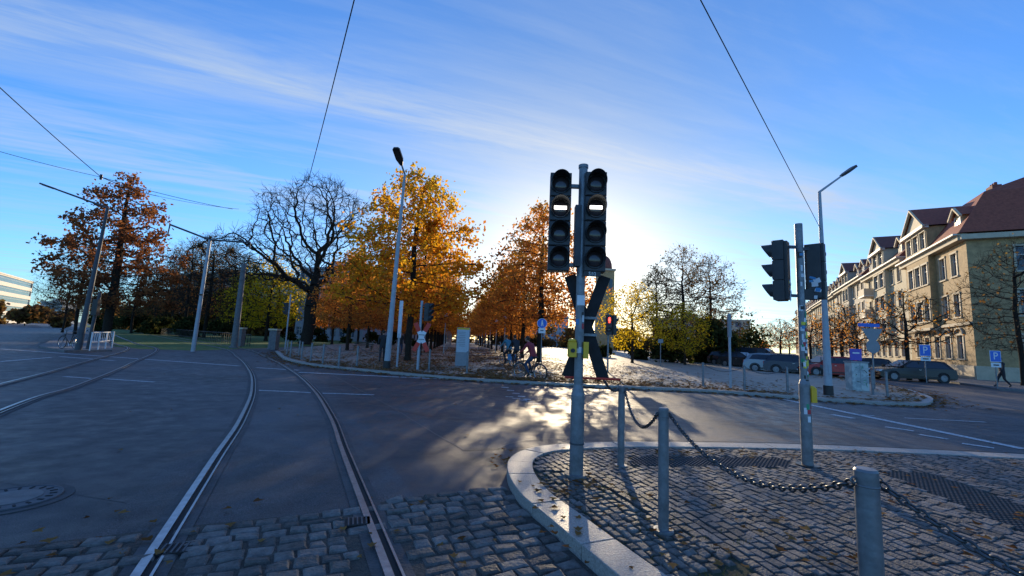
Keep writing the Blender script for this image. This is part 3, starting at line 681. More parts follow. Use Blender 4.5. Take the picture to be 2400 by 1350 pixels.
def house(name,t0,t1,eave,ridge,wall,roof,floors,win=(1.15,2.0),pitch=2.6,arch=False,bay=None,balc=None,dormers=True,depth=14,endface=True,mans=2.2):
    b=MB(); O=C+hd*t0; Lw=t1-t0; R=Matrix((hd,hn,Z)).transposed()
    op=[]; fh=(eave-1.2)/floors; nw=int((Lw-1.2)//pitch); off=(Lw-nw*pitch)/2
    for f in range(floors):
        for k in range(nw):
            hh=min(win[1],fh-1.1); op.append((off+k*pitch+(pitch-win[0])/2,1.2+f*fh+0.55,win[0],hh))
    facade(b,O,hd,hn,Lw,0.1,eave,op,wall)
    if arch:
        for k in range(nw):
            c=O+hd*(off+(k+.5)*pitch)+Z*(1.2+.55+min(win[1],fh-1.1)+0.12)
            for s in range(8):
                a0=math.pi*s/8;a1=math.pi*(s+1)/8
                b.cyl(c+hd*math.cos(a0)*.75+Z*math.sin(a0)*.5+hn*.06,c+hd*math.cos(a1)*.75+Z*math.sin(a1)*.5+hn*.06,0.1,M_stone,n=6)
    b.box(O+hd*Lw/2+hn*0.06+Z*0.65,(Lw,0.2,1.1),M_stone,R)
    b.box(O+hd*Lw/2+hn*0.08+Z*(1.2+fh-0.12),(Lw,0.22,0.25),M_stone,R)
    b.box(O+hd*Lw/2+hn*0.2+Z*(eave-0.15),(Lw+.3,0.7,0.4),M_stone,R); b.box(O+hd*Lw/2+hn*0.42+Z*(eave+0.13),(Lw+.5,0.9,0.14),M_frame,R)
    en=-hd; eo=O-hn*depth
    if endface:
        op2=[(1+k*3.0,1.2+f*fh+.55,1.15,min(win[1],fh-1.1)) for f in range(floors) for k in range(int((depth-1)//3))]
        facade(b,eo,hn,en,depth,0.1,eave,op2,wall)
        R2=Matrix((hn,en,Z)).transposed(); b.box(eo+hn*depth/2+en*.2+Z*(eave-.15),(depth+.9,.7,.42),M_stone,R2); b.box(eo+hn*depth/2+en*.06+Z*.65,(depth+.2,.2,1.12),M_stone,R2)
    o=0.6
    base=[O-hd*(o if endface else 0)+hn*o,O+hd*Lw+hn*o,O+hd*Lw-hn*(depth+o),O-hd*(o if endface else 0)-hn*(depth+o)]
    kx=mans if endface else 0
    mid=[O+hd*kx-hn*mans,O+hd*Lw-hn*mans,O+hd*Lw-hn*(depth-mans),O+hd*kx-hn*(depth-mans)]
    zm=eave+(ridge-eave)*0.66
    rd=[O+hd*(kx*2.3)-hn*depth/2,O+hd*Lw-hn*depth/2]
    vs=[v+Z*(eave+.2) for v in base]+[v+Z*zm for v in mid]+[v+Z*ridge for v in rd]
    b.add(vs,[(0,1,5,4),(1,2,6,5),(2,3,7,6),(3,0,4,7),(4,5,9,8),(5,6,9),(6,7,8,9),(7,4,8)],roof)
    if dormers:
        nd=max(1,int(Lw//3.6))
        for k in range(nd):
            u=Lw*(k+.5)/nd
            if bay and bay[0]-1<u<bay[0]+bay[1]+1: continue
            c=O+hd*u-hn*0.6; hgt=1.7; zb=eave+0.5
            b.box(c+Z*(zb+hgt/2)-hn*.7,(1.5,2.0,hgt),wall,R); b.box(c+hn*.33+Z*(zb+hgt/2),(0.95,0.05,hgt*.75),M_glass,R)
            b.box(c+hn*.34+Z*(zb+hgt*.5),(0.07,0.08,hgt*.75),M_frame,R)
            for s in(-.55,.55): b.box(c+hd*s+hn*.34+Z*(zb+hgt*.5),(0.12,0.1,hgt),M_frame,R)
            gable(b,c-hd*.8+hn*.3,hd,hn,1.6,zb+hgt,.6,1.8,wall,roof)
    if bay:
        u,wd,zt,gh=bay; BO=O+hd*u+hn*0.5
        op3=[]; n3=int(wd//2.0)
        for f in range(1,floors):
            for k in range(n3): op3.append((0.35+k*(wd-.3)/n3,1.2+f*fh+.5,(wd-.3)/n3-.6,min(win[1],fh-1.1)))
        for k in range(n3): op3.append((0.35+k*(wd-.3)/n3,eave+.5,(wd-.3)/n3-.6,1.7))
        facade(b,BO,hd,hn,wd,1.2+fh-.2,zt,op3,wall)
        for s in(0,wd):
            a=BO+hd*s; b.add([a+Z*(1.2+fh-.2),a-hn*2.5+Z*(1.2+fh-.2),a-hn*2.5+Z*zt,a+Z*zt],[(0,1,2,3)],wall)
        b.box(BO+hd*wd/2-hn*.2+Z*(1.2+fh-.32),(wd,0.9,0.24),M_stone,R)
        b.box(BO+hd*wd/2+hn*.1+Z*zt,(wd+.5,0.5,0.3),M_frame,R)
        gable(b,BO,hd,hn,wd,zt+.15,gh,4,M_stone,roof)
    if balc:
        for f in range(1,floors):
            BO=O+hd*balc+hn*.7; z=1.2+f*fh; b.box(BO+Z*z,(3.4,1.4,0.18),M_frame,R)
            b.box(BO+hn*.66+Z*(z+.55),(3.4,.08,.95),M_stone,R)
            for s in(-1.66,1.66): b.box(BO+hd*s+Z*(z+.55),(.08,1.25,.95),M_stone,R)
    for u in(Lw*.25,Lw*.75):
        b.box(O+hd*u-hn*(depth*.45)+Z*(ridge+.1),(1.3,.7,1.4),M_tile2,R)
        for s in(-.4,0,.4): b.cyl(O+hd*(u+s)-hn*(depth*.45)+Z*(ridge+.8),O+hd*(u+s)-hn*(depth*.45)+Z*(ridge+1.1),.13,M_tile,n=8)
    b.build(name)
house("corner_apartment_building",0,15,12.0,18.6,M_brick,M_tile,3,arch=True,bay=(6.6,6.2,14.6,2.2),pitch=2.5)
house("apartment_building",15.03,33,13.0,18.0,M_cream,M_tile2,4,bay=(6,5.5,15.4,1.8),balc=14,pitch=2.6,endface=False)
house("apartment_building",33.06,56,13.6,18.4,M_plast2,M_tile2,4,pitch=2.7,bay=(9,5,15.8,1.6),endface=False)
house("apartment_building",56.1,86,13.4,18.0,M_cream,M_tile2,4,pitch=2.8,endface=False)
house("apartment_building",86.1,130,13.2,17.5,M_stone,M_tile,4,pitch=3,endface=False)
b=MB(); a=C+hn*1.6
b.box(a+hd*10+Z*.55,(19,0.25,0.9),M_cream,Matrix((hd,hn,Z)).transposed()); b.box(a+hd*10+Z*1.03,(19.2,0.34,0.08),M_stone,Matrix((hd,hn,Z)).transposed())
b.build("garden_wall")
M_off=mat("office_facade",(0.35,0.36,0.38),0.6,var=0.1,scale=1); M_offw=mat("white_facade",(0.66,0.58,0.48),0.6,var=0.05,scale=1)
M_gls2=mat("office_glass",(0.08,0.12,0.17),0.12,var=0.3,scale=0.4)
def slab(name,x0,y0,x1,y1,h,fl,wall,glass,depth=14,pitch=3.0,band=False):
    b=MB(); a=V2(x0,y0);c=V2(x1,y1); ux=(c-a).normalized(); n=V2(ux.y,-ux.x); Lw=(c-a).length; fh=h/fl; op=[]
    if band: op=[(0.4,f*fh+1.0,Lw-.8,fh-1.5) for f in range(fl)]
    else:
        nw=int(Lw//pitch); op=[(k*pitch+.5,f*fh+.9,pitch-1.0,fh-1.4) for f in range(fl) for k in range(nw)]
    facade(b,a,ux,n,Lw,0,h,op,wall,rec=.25,sur=wall,glass=glass,trim=0)
    for s in(a,c): b.add([s,s-n*depth,s-n*depth+Z*h,s+Z*h],[(0,1,2,3)],wall)
    R=Matrix((ux,n,Z)).transposed(); b.box(a+ux*Lw/2-n*depth/2+Z*(h+.2),(Lw+.4,depth+.4,.5),wall,R)
    b.box(a+ux*Lw*.4-n*depth/2+Z*(h+1.4),(6,5,2),wall,R); b.build(name)
slab("office_building",px2(690,100),100,px2(850,92),92,16.0,5,M_off,M_gls2,pitch=2.6)
slab("office_building",px2(860,120),120,px2(960,118),118,14,4,M_off,M_gls2)
slab("office_building",px2(385,130),130,px2(620,118),118,17,5,M_plast2,M_gls2)
slab("white_office_building",px2(-160,120),120,px2(62,190),190,18,5,M_offw,M_gls2,band=True)
slab("white_office_building",px2(88,330),330,px2(140,330),330,16,5,M_offw,M_gls2,band=True)
slab("office_building",px2(1160,210),210,px2(1330,205),205,14,4,M_off,M_gls2)
slab("office_building",px2(1530,160),160,px2(1760,150),150,12,4,M_stone,M_gls2)
b=MB(); P0=V2(px2(1415,120),120); b.box(P0+Z*11,(4.0,6,22),M_brick); b.box(P0+Z*22.2,(4.6,6.8,.5),M_stone)
for sx in(-1,1): b.box(P0+Vector((sx*1.0,-3.01,18)),(0.9,.3,3.2),M_glass)
b.ell(P0+Z*23,(1.9,2.7,3.6),M_tile2); b.cyl(P0+Z*26.4,P0+Z*28.6,.3,M_tile2,r2=.05); b.build("church_tower")
# ---------------------------------------------------------------- near traffic light (tram signals)
base=G(1350,1116,0.1); topz=HZ(base,395)
b=MB()
def stickers(b,P,r,z0,z1,n,seed=0):
    rn=random.Random(seed)
    for k in range(n):
        z=rn.uniform(z0,z1); a=math.radians(-90)+rn.uniform(-0.8,0.8); w_=rn.uniform(.02,.05)/r; h=rn.uniform(.03,.09); vs=[]
        for i in range(5):
            t=a-w_/2+w_*i/4
            for zz in(z,z+h): vs.append((P[0]+(r+.0015+k*.0001)*math.cos(t),P[1]+(r+.0015+k*.0001)*math.sin(t),zz))
        b.add(vs,[(i*2,i*2+2,i*2+3,i*2+1) for i in range(4)],rn.choice(stick))
zA=HZ(base,918)
b.cyl((0,0,.0),(0,0,zA-.1-.04),0.078,M_galv,n=24); b.cyl((0,0,zA-.14),(0,0,zA-.02),0.078,M_galv,r2=0.052,n=24)
b.cyl((0,0,zA-.02),(0,0,topz-.1),0.052,M_galv,n=24); b.cyl((0,0,topz-.1),(0,0,topz-.06),0.06,M_galv,n=24); b.cyl((0,0,0),(0,0,.03),.13,M_conc,n=20)
b.cyl((0,0,.35),(0,0,.37),.082,M_dkpole,n=24)
stickers(b,(0,0),0.0525,1.2,1.95,9,3); b.box((-.0,-.055,HZ(base,705)-.1),(.09,.012,.12),M_cl)
def sighead(b,c,ndir,n,w_,hch,dp,lensm=M_lens,lit=None,vl=.15):
    nd=Vector((ndir[0],ndir[1],0)).normalized(); ux=Vector((-nd.y,nd.x,0)); R=Matrix((ux,nd,Z)).transposed()
    for k in range(n):
        m_=c+Z*(hch*(k+.5)); b.box(m_,(w_,dp,hch-.008),M_hous,R)
        fr=m_+nd*(dp/2); rr=min(w_,hch)*0.43
        b.box(fr+nd*.006,(w_*.94,.012,hch*.93),M_hous,R)
        b.torus(fr+nd*.014,nd,rr,.012,M_hous,28,6)
        b.ell(fr+nd*.005,(rr*.95,.03,rr*.95),lensm,20,8,R)
        K=24; vs=[]
        for i in range(K+1):
            t=math.radians(-55)+math.radians(290)*i/K; s=math.sin(t); ln=.04+vl*(0.5+0.5*s)
            for (ra_,l) in((rr,0.01),(rr*1.0,ln),(rr*1.06,ln),(rr*1.07,.01)):
                vs.append(fr+ux*(ra_*math.cos(t))+Z*(ra_*s)+nd*l)
        fs=[]
        for i in range(K):
            for j in range(3): fs.append((i*4+j,i*4+4+j,i*4+5+j,i*4+1+j))
        b.add(vs,fs,M_hous,True)
        if lit is not None and k==lit[0]: b.box(fr+nd*.04,(rr*1.35,.012,rr*.38),lit[1],R)
    b.box(c+Z*(hch*n/2)-nd*(dp/2+.02),(w_*.7,.04,hch*n*.96),M_hous,R)
hs=[]
Yh=base.y
for px_,pt,pb in((1311,410,638),(1393,408,640)):
    t=AT(px_,pt,Yh-.02)-base; bo=AT(px_,pb,Yh-.02)-base
    cx=(t.x+bo.x)/2
    sighead(b,Vector((cx,-.03,bo.z+.0)),(-.05,-1),4,0.255,(t.z-bo.z)/4,0.15,lit=(2,M_lit)); hs.append((cx,bo.z,t.z))
for zz in(hs[0][2]-.12,hs[0][1]+.1): b.box(((hs[0][0]+hs[1][0])/2,.03,zz),(abs(hs[1][0]-hs[0][0]),.05,.045),M_galv)
b.box((-.055,.0,(hs[0][1]+hs[0][2])/2-.15),(.07,.12,.75),M_dkpole)
b.box((hs[1][0]-.03,-.1,hs[1][1]-.025),(.2,.02,.06),M_black)
b.box((-.085,-.02,HZ(base,820)-.1),(.09,.13,.17),M_yel); b.ell((-.085,-.02,HZ(base,800)-.1),(.05,.07,.03),M_yel); b.box((.07,-.02,HZ(base,820)-.1),(.06,.11,.19),M_yel)
b.cyl((-.085,-.09,HZ(base,822)-.1),(-.085,-.1,HZ(base,822)-.1),.025,M_black,n=14)
zb=HZ(base,886)-.1
b.cyl((-.15,.05,zb),(.5,.05,zb),.014,M_red,n=10)
tl=b.build("tram_signal",base,bevel=0.006)
text(None,"S10",.06,base+Vector((hs[1][0]-.03,-.1115,hs[1][1]-.027)),faceR(0,-1),M_white,tl,"label_s10")
def andrew(name,P,H,W,fx,col_back,col_front,wid=.13,rz=0):
    b=MB()
    for s in(-1,1):
        a=Vector((-s*W/2,0.0,-H/2)); c=Vector((s*W/2,0,H/2)); d=(c-a).normalized(); p=Vector((-d.z,0,d.x)); 
        y=.012*s
        def pl(t0,t1,m,yo,th=.006):
            u=a.lerp(c,t0);v=a.lerp(c,t1); q=[u-p*wid/2,u+p*wid/2,v+p*wid/2,v-p*wid/2]
            b.add([w2+Vector((0,y+yo,0)) for w2 in q]+[w2+Vector((0,y+yo+th,0)) for w2 in q],[(3,2,1,0),(4,5,6,7),(0,1,5,4),(1,2,6,5),(2,3,7,6),(3,0,4,7)],m)
        pl(0,1,col_back,0)
        pl(0,.3,M_red,fx*.009,.004);pl(.3,.7,col_front,fx*.009,.004);pl(.7,1,M_red,fx*.009,.004)
    b.box((0,-.03,.1),(.25,.03,.03),M_galv); b.box((0,-.03,-.1),(.25,.03,.03),M_galv)
    return b.build(name,P,rz)
t=AT(1374,642,Yh+.1); bo=AT(1374,892,Yh+.1)
andrew("railway_crossing_sign",Vector(((t.x+bo.x)/2,Yh+.1,(t.z+bo.z)/2)),t.z-bo.z-.05,.42,1,M_xback,M_white,.14,rz=math.radians(-10))
base2=G(1893,1092,0.1); top2=HZ(base2,525)-.1; b=MB()
zc2=HZ(base2,900)-.1
b.cyl((0,0,0),(0,0,zc2),.068,M_galv,n=24); b.cyl((0,0,zc2),(0,0,zc2+.06),.068,M_galv,r2=.05,n=24); b.cyl((0,0,zc2+.06),(0,0,top2),.05,M_galv,n=24); b.cyl((0,0,0),(0,0,.02),.14,M_black,n=20)
stickers(b,(0,0),.0505,1.05,2.1,46,8); stickers(b,(0,0),.0505,2.3,3.0,5,9); stickers(b,(0,0),.0685,.5,.9,5,11)
for px_,pt,pb,nd in((1831,565,705,(-.72,.7)),(1914,572,702,(.72,.7))):
    t=AT(px_,pt,base2.y)-base2; bo=AT(px_,pb,base2.y)-base2; c=Vector(((t.x+bo.x)/2,0.02,bo.z))
    sighead(b,c,nd,3,.23,(t.z-bo.z)/3,.13,vl=.13)
    b.box(Vector((c.x/2,0,t.z-.08)),(abs(c.x),.04,.04),M_dkpole); b.box(Vector((c.x/2,0,bo.z+.08)),(abs(c.x),.04,.04),M_dkpole)
    rn=random.Random(int(px_))
    for k in range(9):
        u=rn.uniform(-.08,.08); zz=rn.uniform(0,.28)+bo.z; nn=Vector((-nd[0],-nd[1],0)).normalized(); ux_=Vector((-nn.y,nn.x,0)); R_=Matrix((ux_,nn,Z)).transposed()@Matrix.Rotation(rn.uniform(-.4,.4),3,'Y')
        b.box(c+nn*(.108+k*.0004)+ux_*u*.6+Z*(zz-c.z+.02),(rn.uniform(.04,.09),.002,rn.uniform(.03,.07)),rn.choice([M_cl,M_cl,M_cl,M_cb,M_cy]),R_)
b.box((.12,0,HZ(base2,690)-.1),(.2,.1,.14),M_black)
b.box((.075,-.03,HZ(base2,925)-.1),(.07,.1,.19),M_yel); b.ell((.075,-.03,HZ(base2,908)-.1),(.04,.055,.03),M_yel)
b.build("traffic_light",base2,bevel=.005)
# ---------------------------------------------------------------- bollards and chains
def bollard(P,h=.98,r=.042,m=M_galv):
    b=MB(); b.cyl((0,0,0),(0,0,h-.01),r,m,n=24); b.cyl((0,0,h-.01),(0,0,h),r,m,r2=r*.85,n=24); b.cyl((0,0,0),(0,0,.02),r*1.9,m,n=20); b.torus((0,0,h-.07),(0,0,1),r,.004,m,20,6)
    b.torus((r+.012,0,h-.05),(0,1,0),.013,.004,m,10,5); b.torus((-r-.012,0,h-.05),(0,1,0),.013,.004,m,10,5)
    return b.build("bollard",P)
B1=G(1455,1093,.1);B2=G(1555,1246,.1);B3=G(2029,1098,1.09);B3.z=.1
for P in(B1,B2): bollard(P)
bollard(B3,.99,.045)
def chain(a,c,sag,name="chain"):
    b=MB(); pitch=.036; raw=[a.lerp(c,i/400)-Z*(sag*4*(i/400)*(1-i/400)) for i in range(401)]
    pts=[raw[0]]; acc=0
    for p,q in zip(raw[:-1],raw[1:]):
        acc+=(q-p).length
        if acc>=pitch: pts.append(q); acc=0
    for i in range(1,len(pts)):
        prev,p=pts[i-1],pts[i]
        d=(p-prev).normalized(); s=d.cross(Z).normalized(); u=s.cross(d); nn=s if i%2 else u; sd_=u if i%2 else s
        ctr=(p+prev)/2; vs=[];K=14
        for j in range(K):
            th=2*math.pi*j/K; cpt=ctr+d*(.024*math.cos(th))+sd_*(.0145*math.sin(th)); rd=(d*math.cos(th)+sd_*math.sin(th))
            for k in range(6):
                ph=2*math.pi*k/6; vs.append(cpt+rd*(.0058*math.cos(ph))+nn*(.0058*math.sin(ph)))
        b.add(vs,[(j*6+k,((j+1)%K)*6+k,((j+1)%K)*6+(k+1)%6,j*6+(k+1)%6) for j in range(K) for k in range(6)],M_chain,True)
    b.build(name)
tp=lambda P,dx=0: Vector((P.x+dx,P.y,P.z+.93))
chain(tp(B1,.04),tp(B2,-.05),.25); chain(tp(B2,.05),tp(B3,-.06),.22)
B4=B3+Vector((.55,-1.6,0)); chain(tp(B3,.06),tp(B4),.22); bollard(B4)
chain(Vector((base.x+.3,base.y+.05,zb+.1)),tp(B1,-.04),.06)
for (px_,py) in((672,832),(680,838),(706,842),(728,848),(756,854),(836,858),(980,868),(1005,868),(1094,875),(1648,905),(1745,915),(1846,918),(2080,932),(2046,925),(700,836),(793,862)):
    bollard(G(px_,py,.1),.95,.045,M_galv)
chain(G(1648,905,.1)+Z*.9,G(1745,915,.1)+Z*.9,.25); chain(G(1745,915,.1)+Z*.9,G(1846,918,.1)+Z*.9,.25)
chain(G(756,854,.1)+Z*.9,G(836,858,.1)+Z*.9,.25); chain(G(836,858,.1)+Z*.9,G(905,862,.1)+Z*.9,.25)
# ---------------------------------------------------------------- street lamps and masts
def lamp(P,h,r0_,r1_,arm,headlen,m,lean=(0,0),baseblack=False):
    b=MB(); T=Vector((lean[0],lean[1],h)); b.cyl((0,0,0),T*.25,r0_,m,r2=r0_*.85,n=16); b.cyl(T*.25,T,r0_*.8,m,r2=r1_,n=16)
    if baseblack: b.cyl((0,0,0),(0,0,.35),r0_*1.15,M_black,n=16)
    b.box((0,-r0_*.9,h*.12),(.12,.03,.35),m)
    A_=T+Vector(arm); b.cyl(T,A_,r1_*.8,m,r2=r1_*.6,n=10)
    d=Vector(arm); dh=d.normalized(); s=dh.cross(Z).normalized(); u=s.cross(dh)
    c=A_+dh*headlen*.45
    poly=[(-.06,-headlen*.5),(.06,-headlen*.5),(.17,-headlen*.15),(.17,headlen*.42),(.1,headlen*.5),(-.1,headlen*.5),(-.17,headlen*.42),(-.17,-headlen*.15)]
    b.prism(poly,c-u*.04,s,dh,u*.09,M_black); b.prism([(x*.7,y*.7) for x,y in poly],c-u*.055,s,dh,u*.014,M_lens)
    return b.build("street_lamp",P)
P=G(906,864,.1); lamp(P,HZ(P,408)-.1,.14,.06,(-.06,-.5,.28),.95,M_polep,lean=(.15,0),baseblack=True)
P=G(1942,926,.1); LR=P; hR=HZ(P,450)-.1; lamp(P,hR,.14,.055,(1.0,.1,.75),.75,M_polep,baseblack=True)
P=G(183,820,.11); hL=HZ(P,487)-.1; lamp(P,hL,.15,.07,(-2.9,-.2,.9),.8,M_dkpole,lean=(.35,0))
P=G(205,818,.11); b=MB(); b.cyl((0,0,0),(0.2,0,HZ(P,690)),.08,M_dkpole,n=12); b.box((.2,-.1,HZ(P,700)-.6),(.3,.2,.9),M_black); b.build("traffic_light",P)
def mast(P,py,r,m,lean=0):
    b=MB(); h=HZ(P,py); b.cyl((0,0,0),(lean,0,h),r,m,r2=r*.72,n=14); b.cyl((0,0,0),(0,0,.12),r*1.4,M_conc,n=14); b.torus((lean*.9,0,h*.9),(0,0,1),r*.8,.03,m); b.torus((lean*.8,0,h*.8),(0,0,1),r*.85,.03,m)
    b.build("catenary_mast",P); return P+Vector((lean,0,h))
m1=mast(G(250,790),580,.25,M_conc,.3); m2=mast(G(548,816),618,.26,M_conc)
P=G(452,824); b=MB(); h=HZ(P,562); b.cyl((0,0,0),(.15,0,h),.13,M_polep,r2=.09,n=14); b.cyl((.15,0,h),(-2.9,0.3,h+1.0),.06,M_dkpole,n=8); b.cyl((.15,0,h),(3.0,-.2,h-.1),.06,M_dkpole,n=8)
b.cyl((-2.9,.3,h+1.0),(-2.95,.3,h+.3),.04,M_dkpole,n=8); b.cyl((3.0,-.2,h-.1),(3.0,-.2,h-.5),.04,M_dkpole,n=8); b.box((.1,-.13,h*.5),(.25,.05,.1),M_black); b.build("catenary_mast",P); m3=P+Vector((0,0,h))
def wire(name,a,c,r,sag=0.15,n=14):
    b=MB(); pts=[a.lerp(c,i/n)-Z*(sag*4*(i/n)*(1-i/n)) for i in range(n+1)]; b.path(pts,r,M_wire,n=6); b.build(name)
wire("overhead_wire",AT(850,-80,7.0),AT(722,425,17.5),.012,.1)
wire("overhead_wire",AT(1600,-80,5.5),LR+Vector((0,0,HZ(LR,545))),.009,.0)
J=AT(237,415,19); wire("overhead_wire",AT(-60,150,11),J,.014,.05); wire("overhead_wire",AT(-60,338,14),J,.010,.05); wire("overhead_wire",J,AT(545,490,24),.013,.1); wire("overhead_wire",J,AT(372,460,30),.02,.1)
wire("overhead_wire",AT(372,460,30),AT(560,490,34),.012,.1)
wire("contact_wire",m3+Vector((-2.9,.3,.3)),m3+Vector((-2.9,.3,.3))+dirS*80,.014,.1); wire("contact_wire",m3+Vector((3.,-.2,-.5)),m3+Vector((3.,-.2,-.5))+dirS*80,.014,.1)
b=MB(); b.cyl(J-Z*.12,J+Z*.12,.05,M_black,n=8); b.torus(J,(0,0,1),.05,.02,M_black,12,6); b.build("wire_insulator")
# ---------------------------------------------------------------- signs
def pole(b,h,r=.03,m=M_galv): b.cyl((0,0,0),(0,0,h),r,m,n=12)
P=G(1267,861,.1); b=MB(); h=HZ(P,748)-.1; pole(b,h); cz=HZ(P,758)-.1
b.cyl((0,-.035,cz),(0,-.045,cz),.30,M_white,n=32); b.cyl((0,-.046,cz),(0,-.05,cz),.275,M_blue,n=32)
b.ell((.0,-.055,cz+.14),(.045,.01,.045),M_white); b.prism([(-.07,-.17),(-.03,-.17),(0,-.03),(.04,-.17),(.08,-.17),(.05,.06),(.02,.1),(-.05,.09)],(0,-.052,cz),(1,0,0),(0,0,1),(0,-.004,0),M_white)
b.box((0,-.045,HZ(P,775)-.1),(.42,.012,.3),M_white); b.box((0,-.053,HZ(P,775)-.1),(.2,.004,.05),M_black); b.build("pedestrian_zone_sign",P)
P=G(1424,872,.1); b=MB(); h=HZ(P,735)-.1; pole(b,h,.05); sighead(b,Vector((.0,-.1,HZ(P,785)-.1)),(0,-1),2,.3,(HZ(P,738)-HZ(P,785))/2,.2,vl=.1)
hc=(HZ(P,738)-HZ(P,785))/2; zc_=HZ(P,785)-.1+hc*1.5
b.ell((0,-.27,zc_+.09),(.045,.02,.045),M_redlit); b.box((0,-.27,zc_-.01),(.13,.02,.15),M_redlit); b.box((0,-.27,zc_-.13),(.07,.02,.10),M_redlit)
sighead(b,Vector((.32,.05,HZ(P,785)-.1)),(.9,.3),2,.26,hc,.2); b.build("pedestrian_light",P)
P=G(978,868,.1); b=MB(); pole(b,HZ(P,705)-.1,.055,M_polep); zt=HZ(P,710)-.1;zb_=HZ(P,752)-.1; sighead(b,Vector((.3,0,zb_)),(.95,-.3),3,.3,(zt-zb_)/3,.2); b.box((.12,0,zt-.1),(.3,.05,.05),M_dkpole); b.build("traffic_light",P)
c_=AT(988,790,P.y-.1); andrew("railway_crossing_sign",c_,1.25,.62,-1,M_white,M_white,.19)
P=G(930,860,.1); b=MB(); t=HZ(P,705)-.1; b.box((0,0,t-.9),(.16,.08,1.8),M_cl); pole(b,t-1.6,.05,M_polep); b.build("stop_sign_pillar",P)
P=G(1082,858,.1); b=MB(); t=HZ(P,768)-.1; M_st=mat("stele_panel",(0.45,0.5,0.53),0.5,var=.08); b.box((0,0,t/2),(.72,.16,t),M_grey); b.box((0,-.083,t*.66),(.66,.01,t*.6),M_st); b.box((.0,-.084,t*.97),(.66,.012,t*.045),M_yel)
for k in range(9): b.box((-.08+.02*(k%3),-.091,t*(.88-.045*k)),(.42-.05*(k%3),.003,.03),M_grey)
b.build("information_stele",P,bevel=.01)
def psign(px_,py0,py1,bx,word="P"):
    P=G(px_,py0,.1); b=MB(); t=HZ(P,py1)-.1; pole(b,t,.03); s=bx; b.box((0,-.04,t-s/2),(s,.012,s),M_white); b.box((0,-.048,t-s/2),(s*.92,.006,s*.92),M_blue); b.box((0,-.04,t-s-.17),(s*.9,.012,.25),M_white); b.box((0,-.048,t-s-.17),(s*.5,.004,.07),M_black)
    o=b.build("parking_sign",P); text(None,word,s*.9,P+Vector((0,-.053,t-s/2)),faceR(0,-1),M_white,o,"letter_p")
psign(2172,897,808,.72); psign(2338,912,822,.62)
P=G(2050,912,.1); b=MB(); t=HZ(P,765)-.1; pole(b,t,.035); b.prism([(-.5,.0),(.5,.0),(0,-.85)],(0,-.04,HZ(P,770)-.1),(1,0,0),(0,0,1),(0,-.012,0),M_grey); b.cyl((0,-.04,HZ(P,812)-.1),(0,-.055,HZ(P,812)-.1),.32,M_grey,n=28); b.box((-.15,-.05,t+.05),(1.0,.03,.16),M_blue); b.build("yield_sign",P)
P=G(1712,910,.1); b=MB(); t=HZ(P,735)-.1; pole(b,t,.05,M_polep); b.box((0,0,t-.5),(.12,.1,.9),M_grey); b.build("traffic_sign",P)
P=G(1548,858,.1); b=MB(); t=HZ(P,795)-.1; pole(b,t,.035); b.box((0,-.03,t-.15),(.4,.02,.3),M_grey); b.build("traffic_sign",P)
P=G(668,818,.1); b=MB(); t=HZ(P,690)-.1; pole(b,t,.06,M_polep); sighead(b,Vector((-.25,0,HZ(P,740))),(-.8,-.5),3,.3,.33,.2); b.build("traffic_light",P)
P=G(2010,915,.1); b=MB(); t=HZ(P,850)-.1; w_=.72; M_cab=mat("cabinet_paint",(0.3,0.36,0.36),0.6,scale=3,col2=(0.5,0.55,0.52),thr=(.45,.55)); b.box((0,0,t/2),(w_,.4,t),M_cab); b.box((0,-.0,t+.03),(w_+.06,.46,.06),M_grey); b.box((0,-.203,t/2),(.012,.01,t*.9),M_grey)
b.box((-.02,-.02,t+.35),(.5,.05,.5),M_violet); b.box((-.02,-.048,t+.42),(.3,.006,.06),M_white)
rn=random.Random(3)
for k in range(16):
    p=Vector((rn.uniform(-.3,.3),-.206,rn.uniform(.3,t-.2))); q=p+Vector((rn.uniform(-.18,.18),0,rn.uniform(-.18,.18))); b.cyl(p,q,.012,rn.choice([M_black,M_cl,M_cg,M_grey]),n=5)
b.build("utility_cabinet",P,bevel=.01)
a=G(210,822,.11);c=G(262,815,.11); b=MB(); h=HZ(a,778)-.11
for i in range(4):
    p=a.lerp(c,i/3); b.cyl(p,p+Z*h,.03,M_white,n=8)
for f in(.45,.97): b.cyl(a+Z*h*f,c+Z*h*f,.025,M_white,n=8)
for i in range(12):
    p=a.lerp(c,(i+.5)/12); b.cyl(p+Z*h*.45,p+Z*h*.97,.01,M_white,n=6)
b.build("railing")
b=MB(); a=G(585,812);c=V2(px2(380,75),75)
for i in range(60):
    p=a.lerp(c,i/59); b.cyl(p,p+Z*1.2,.03,M_black,n=5)
b.cyl(a+Z*1.1,c+Z*1.1,.03,M_black,n=5); b.cyl(a+Z*.25,c+Z*.25,.03,M_black,n=5); b.build("fence")
for px_ in(560,640):
    P=G(px_,812 if px_==560 else 820); b=MB(); b.box((0,0,.8),(.6,.6,1.6),M_conc); b.box((0,0,1.66),(.75,.75,.14),M_stone); b.build("stone_gatepost",P,bevel=.02)
for i in range(8):
    Y=42+i*9; 
    for s in(-1,1):
        P=V2(-0.124*Y+1.8+s*2.9,Y); b=MB(); b.cyl((0,0,.1),(0,0,3.6),.05,M_polep,n=8); b.ell((0,0,3.75),(.2,.2,.25),M_white,10,8); b.build("promenade_lamp",P)
for px_,py in((850,822),(1135,822)):
    P=G(px_,py,.1); b=MB()
    for k in range(3): b.box((0,-.15+.15*k,.45),(1.8,.1,.04),M_bark)
    for k in range(2): b.box((0,.28,.6+.16*k),(1.8,.04,.1),M_bark)
    for s in(-.75,.75): b.box((s,0,.22),(.06,.45,.44),M_dkpole); b.box((s,.27,.5),(.05,.05,.6),M_dkpole)
    b.build("park_bench",P)
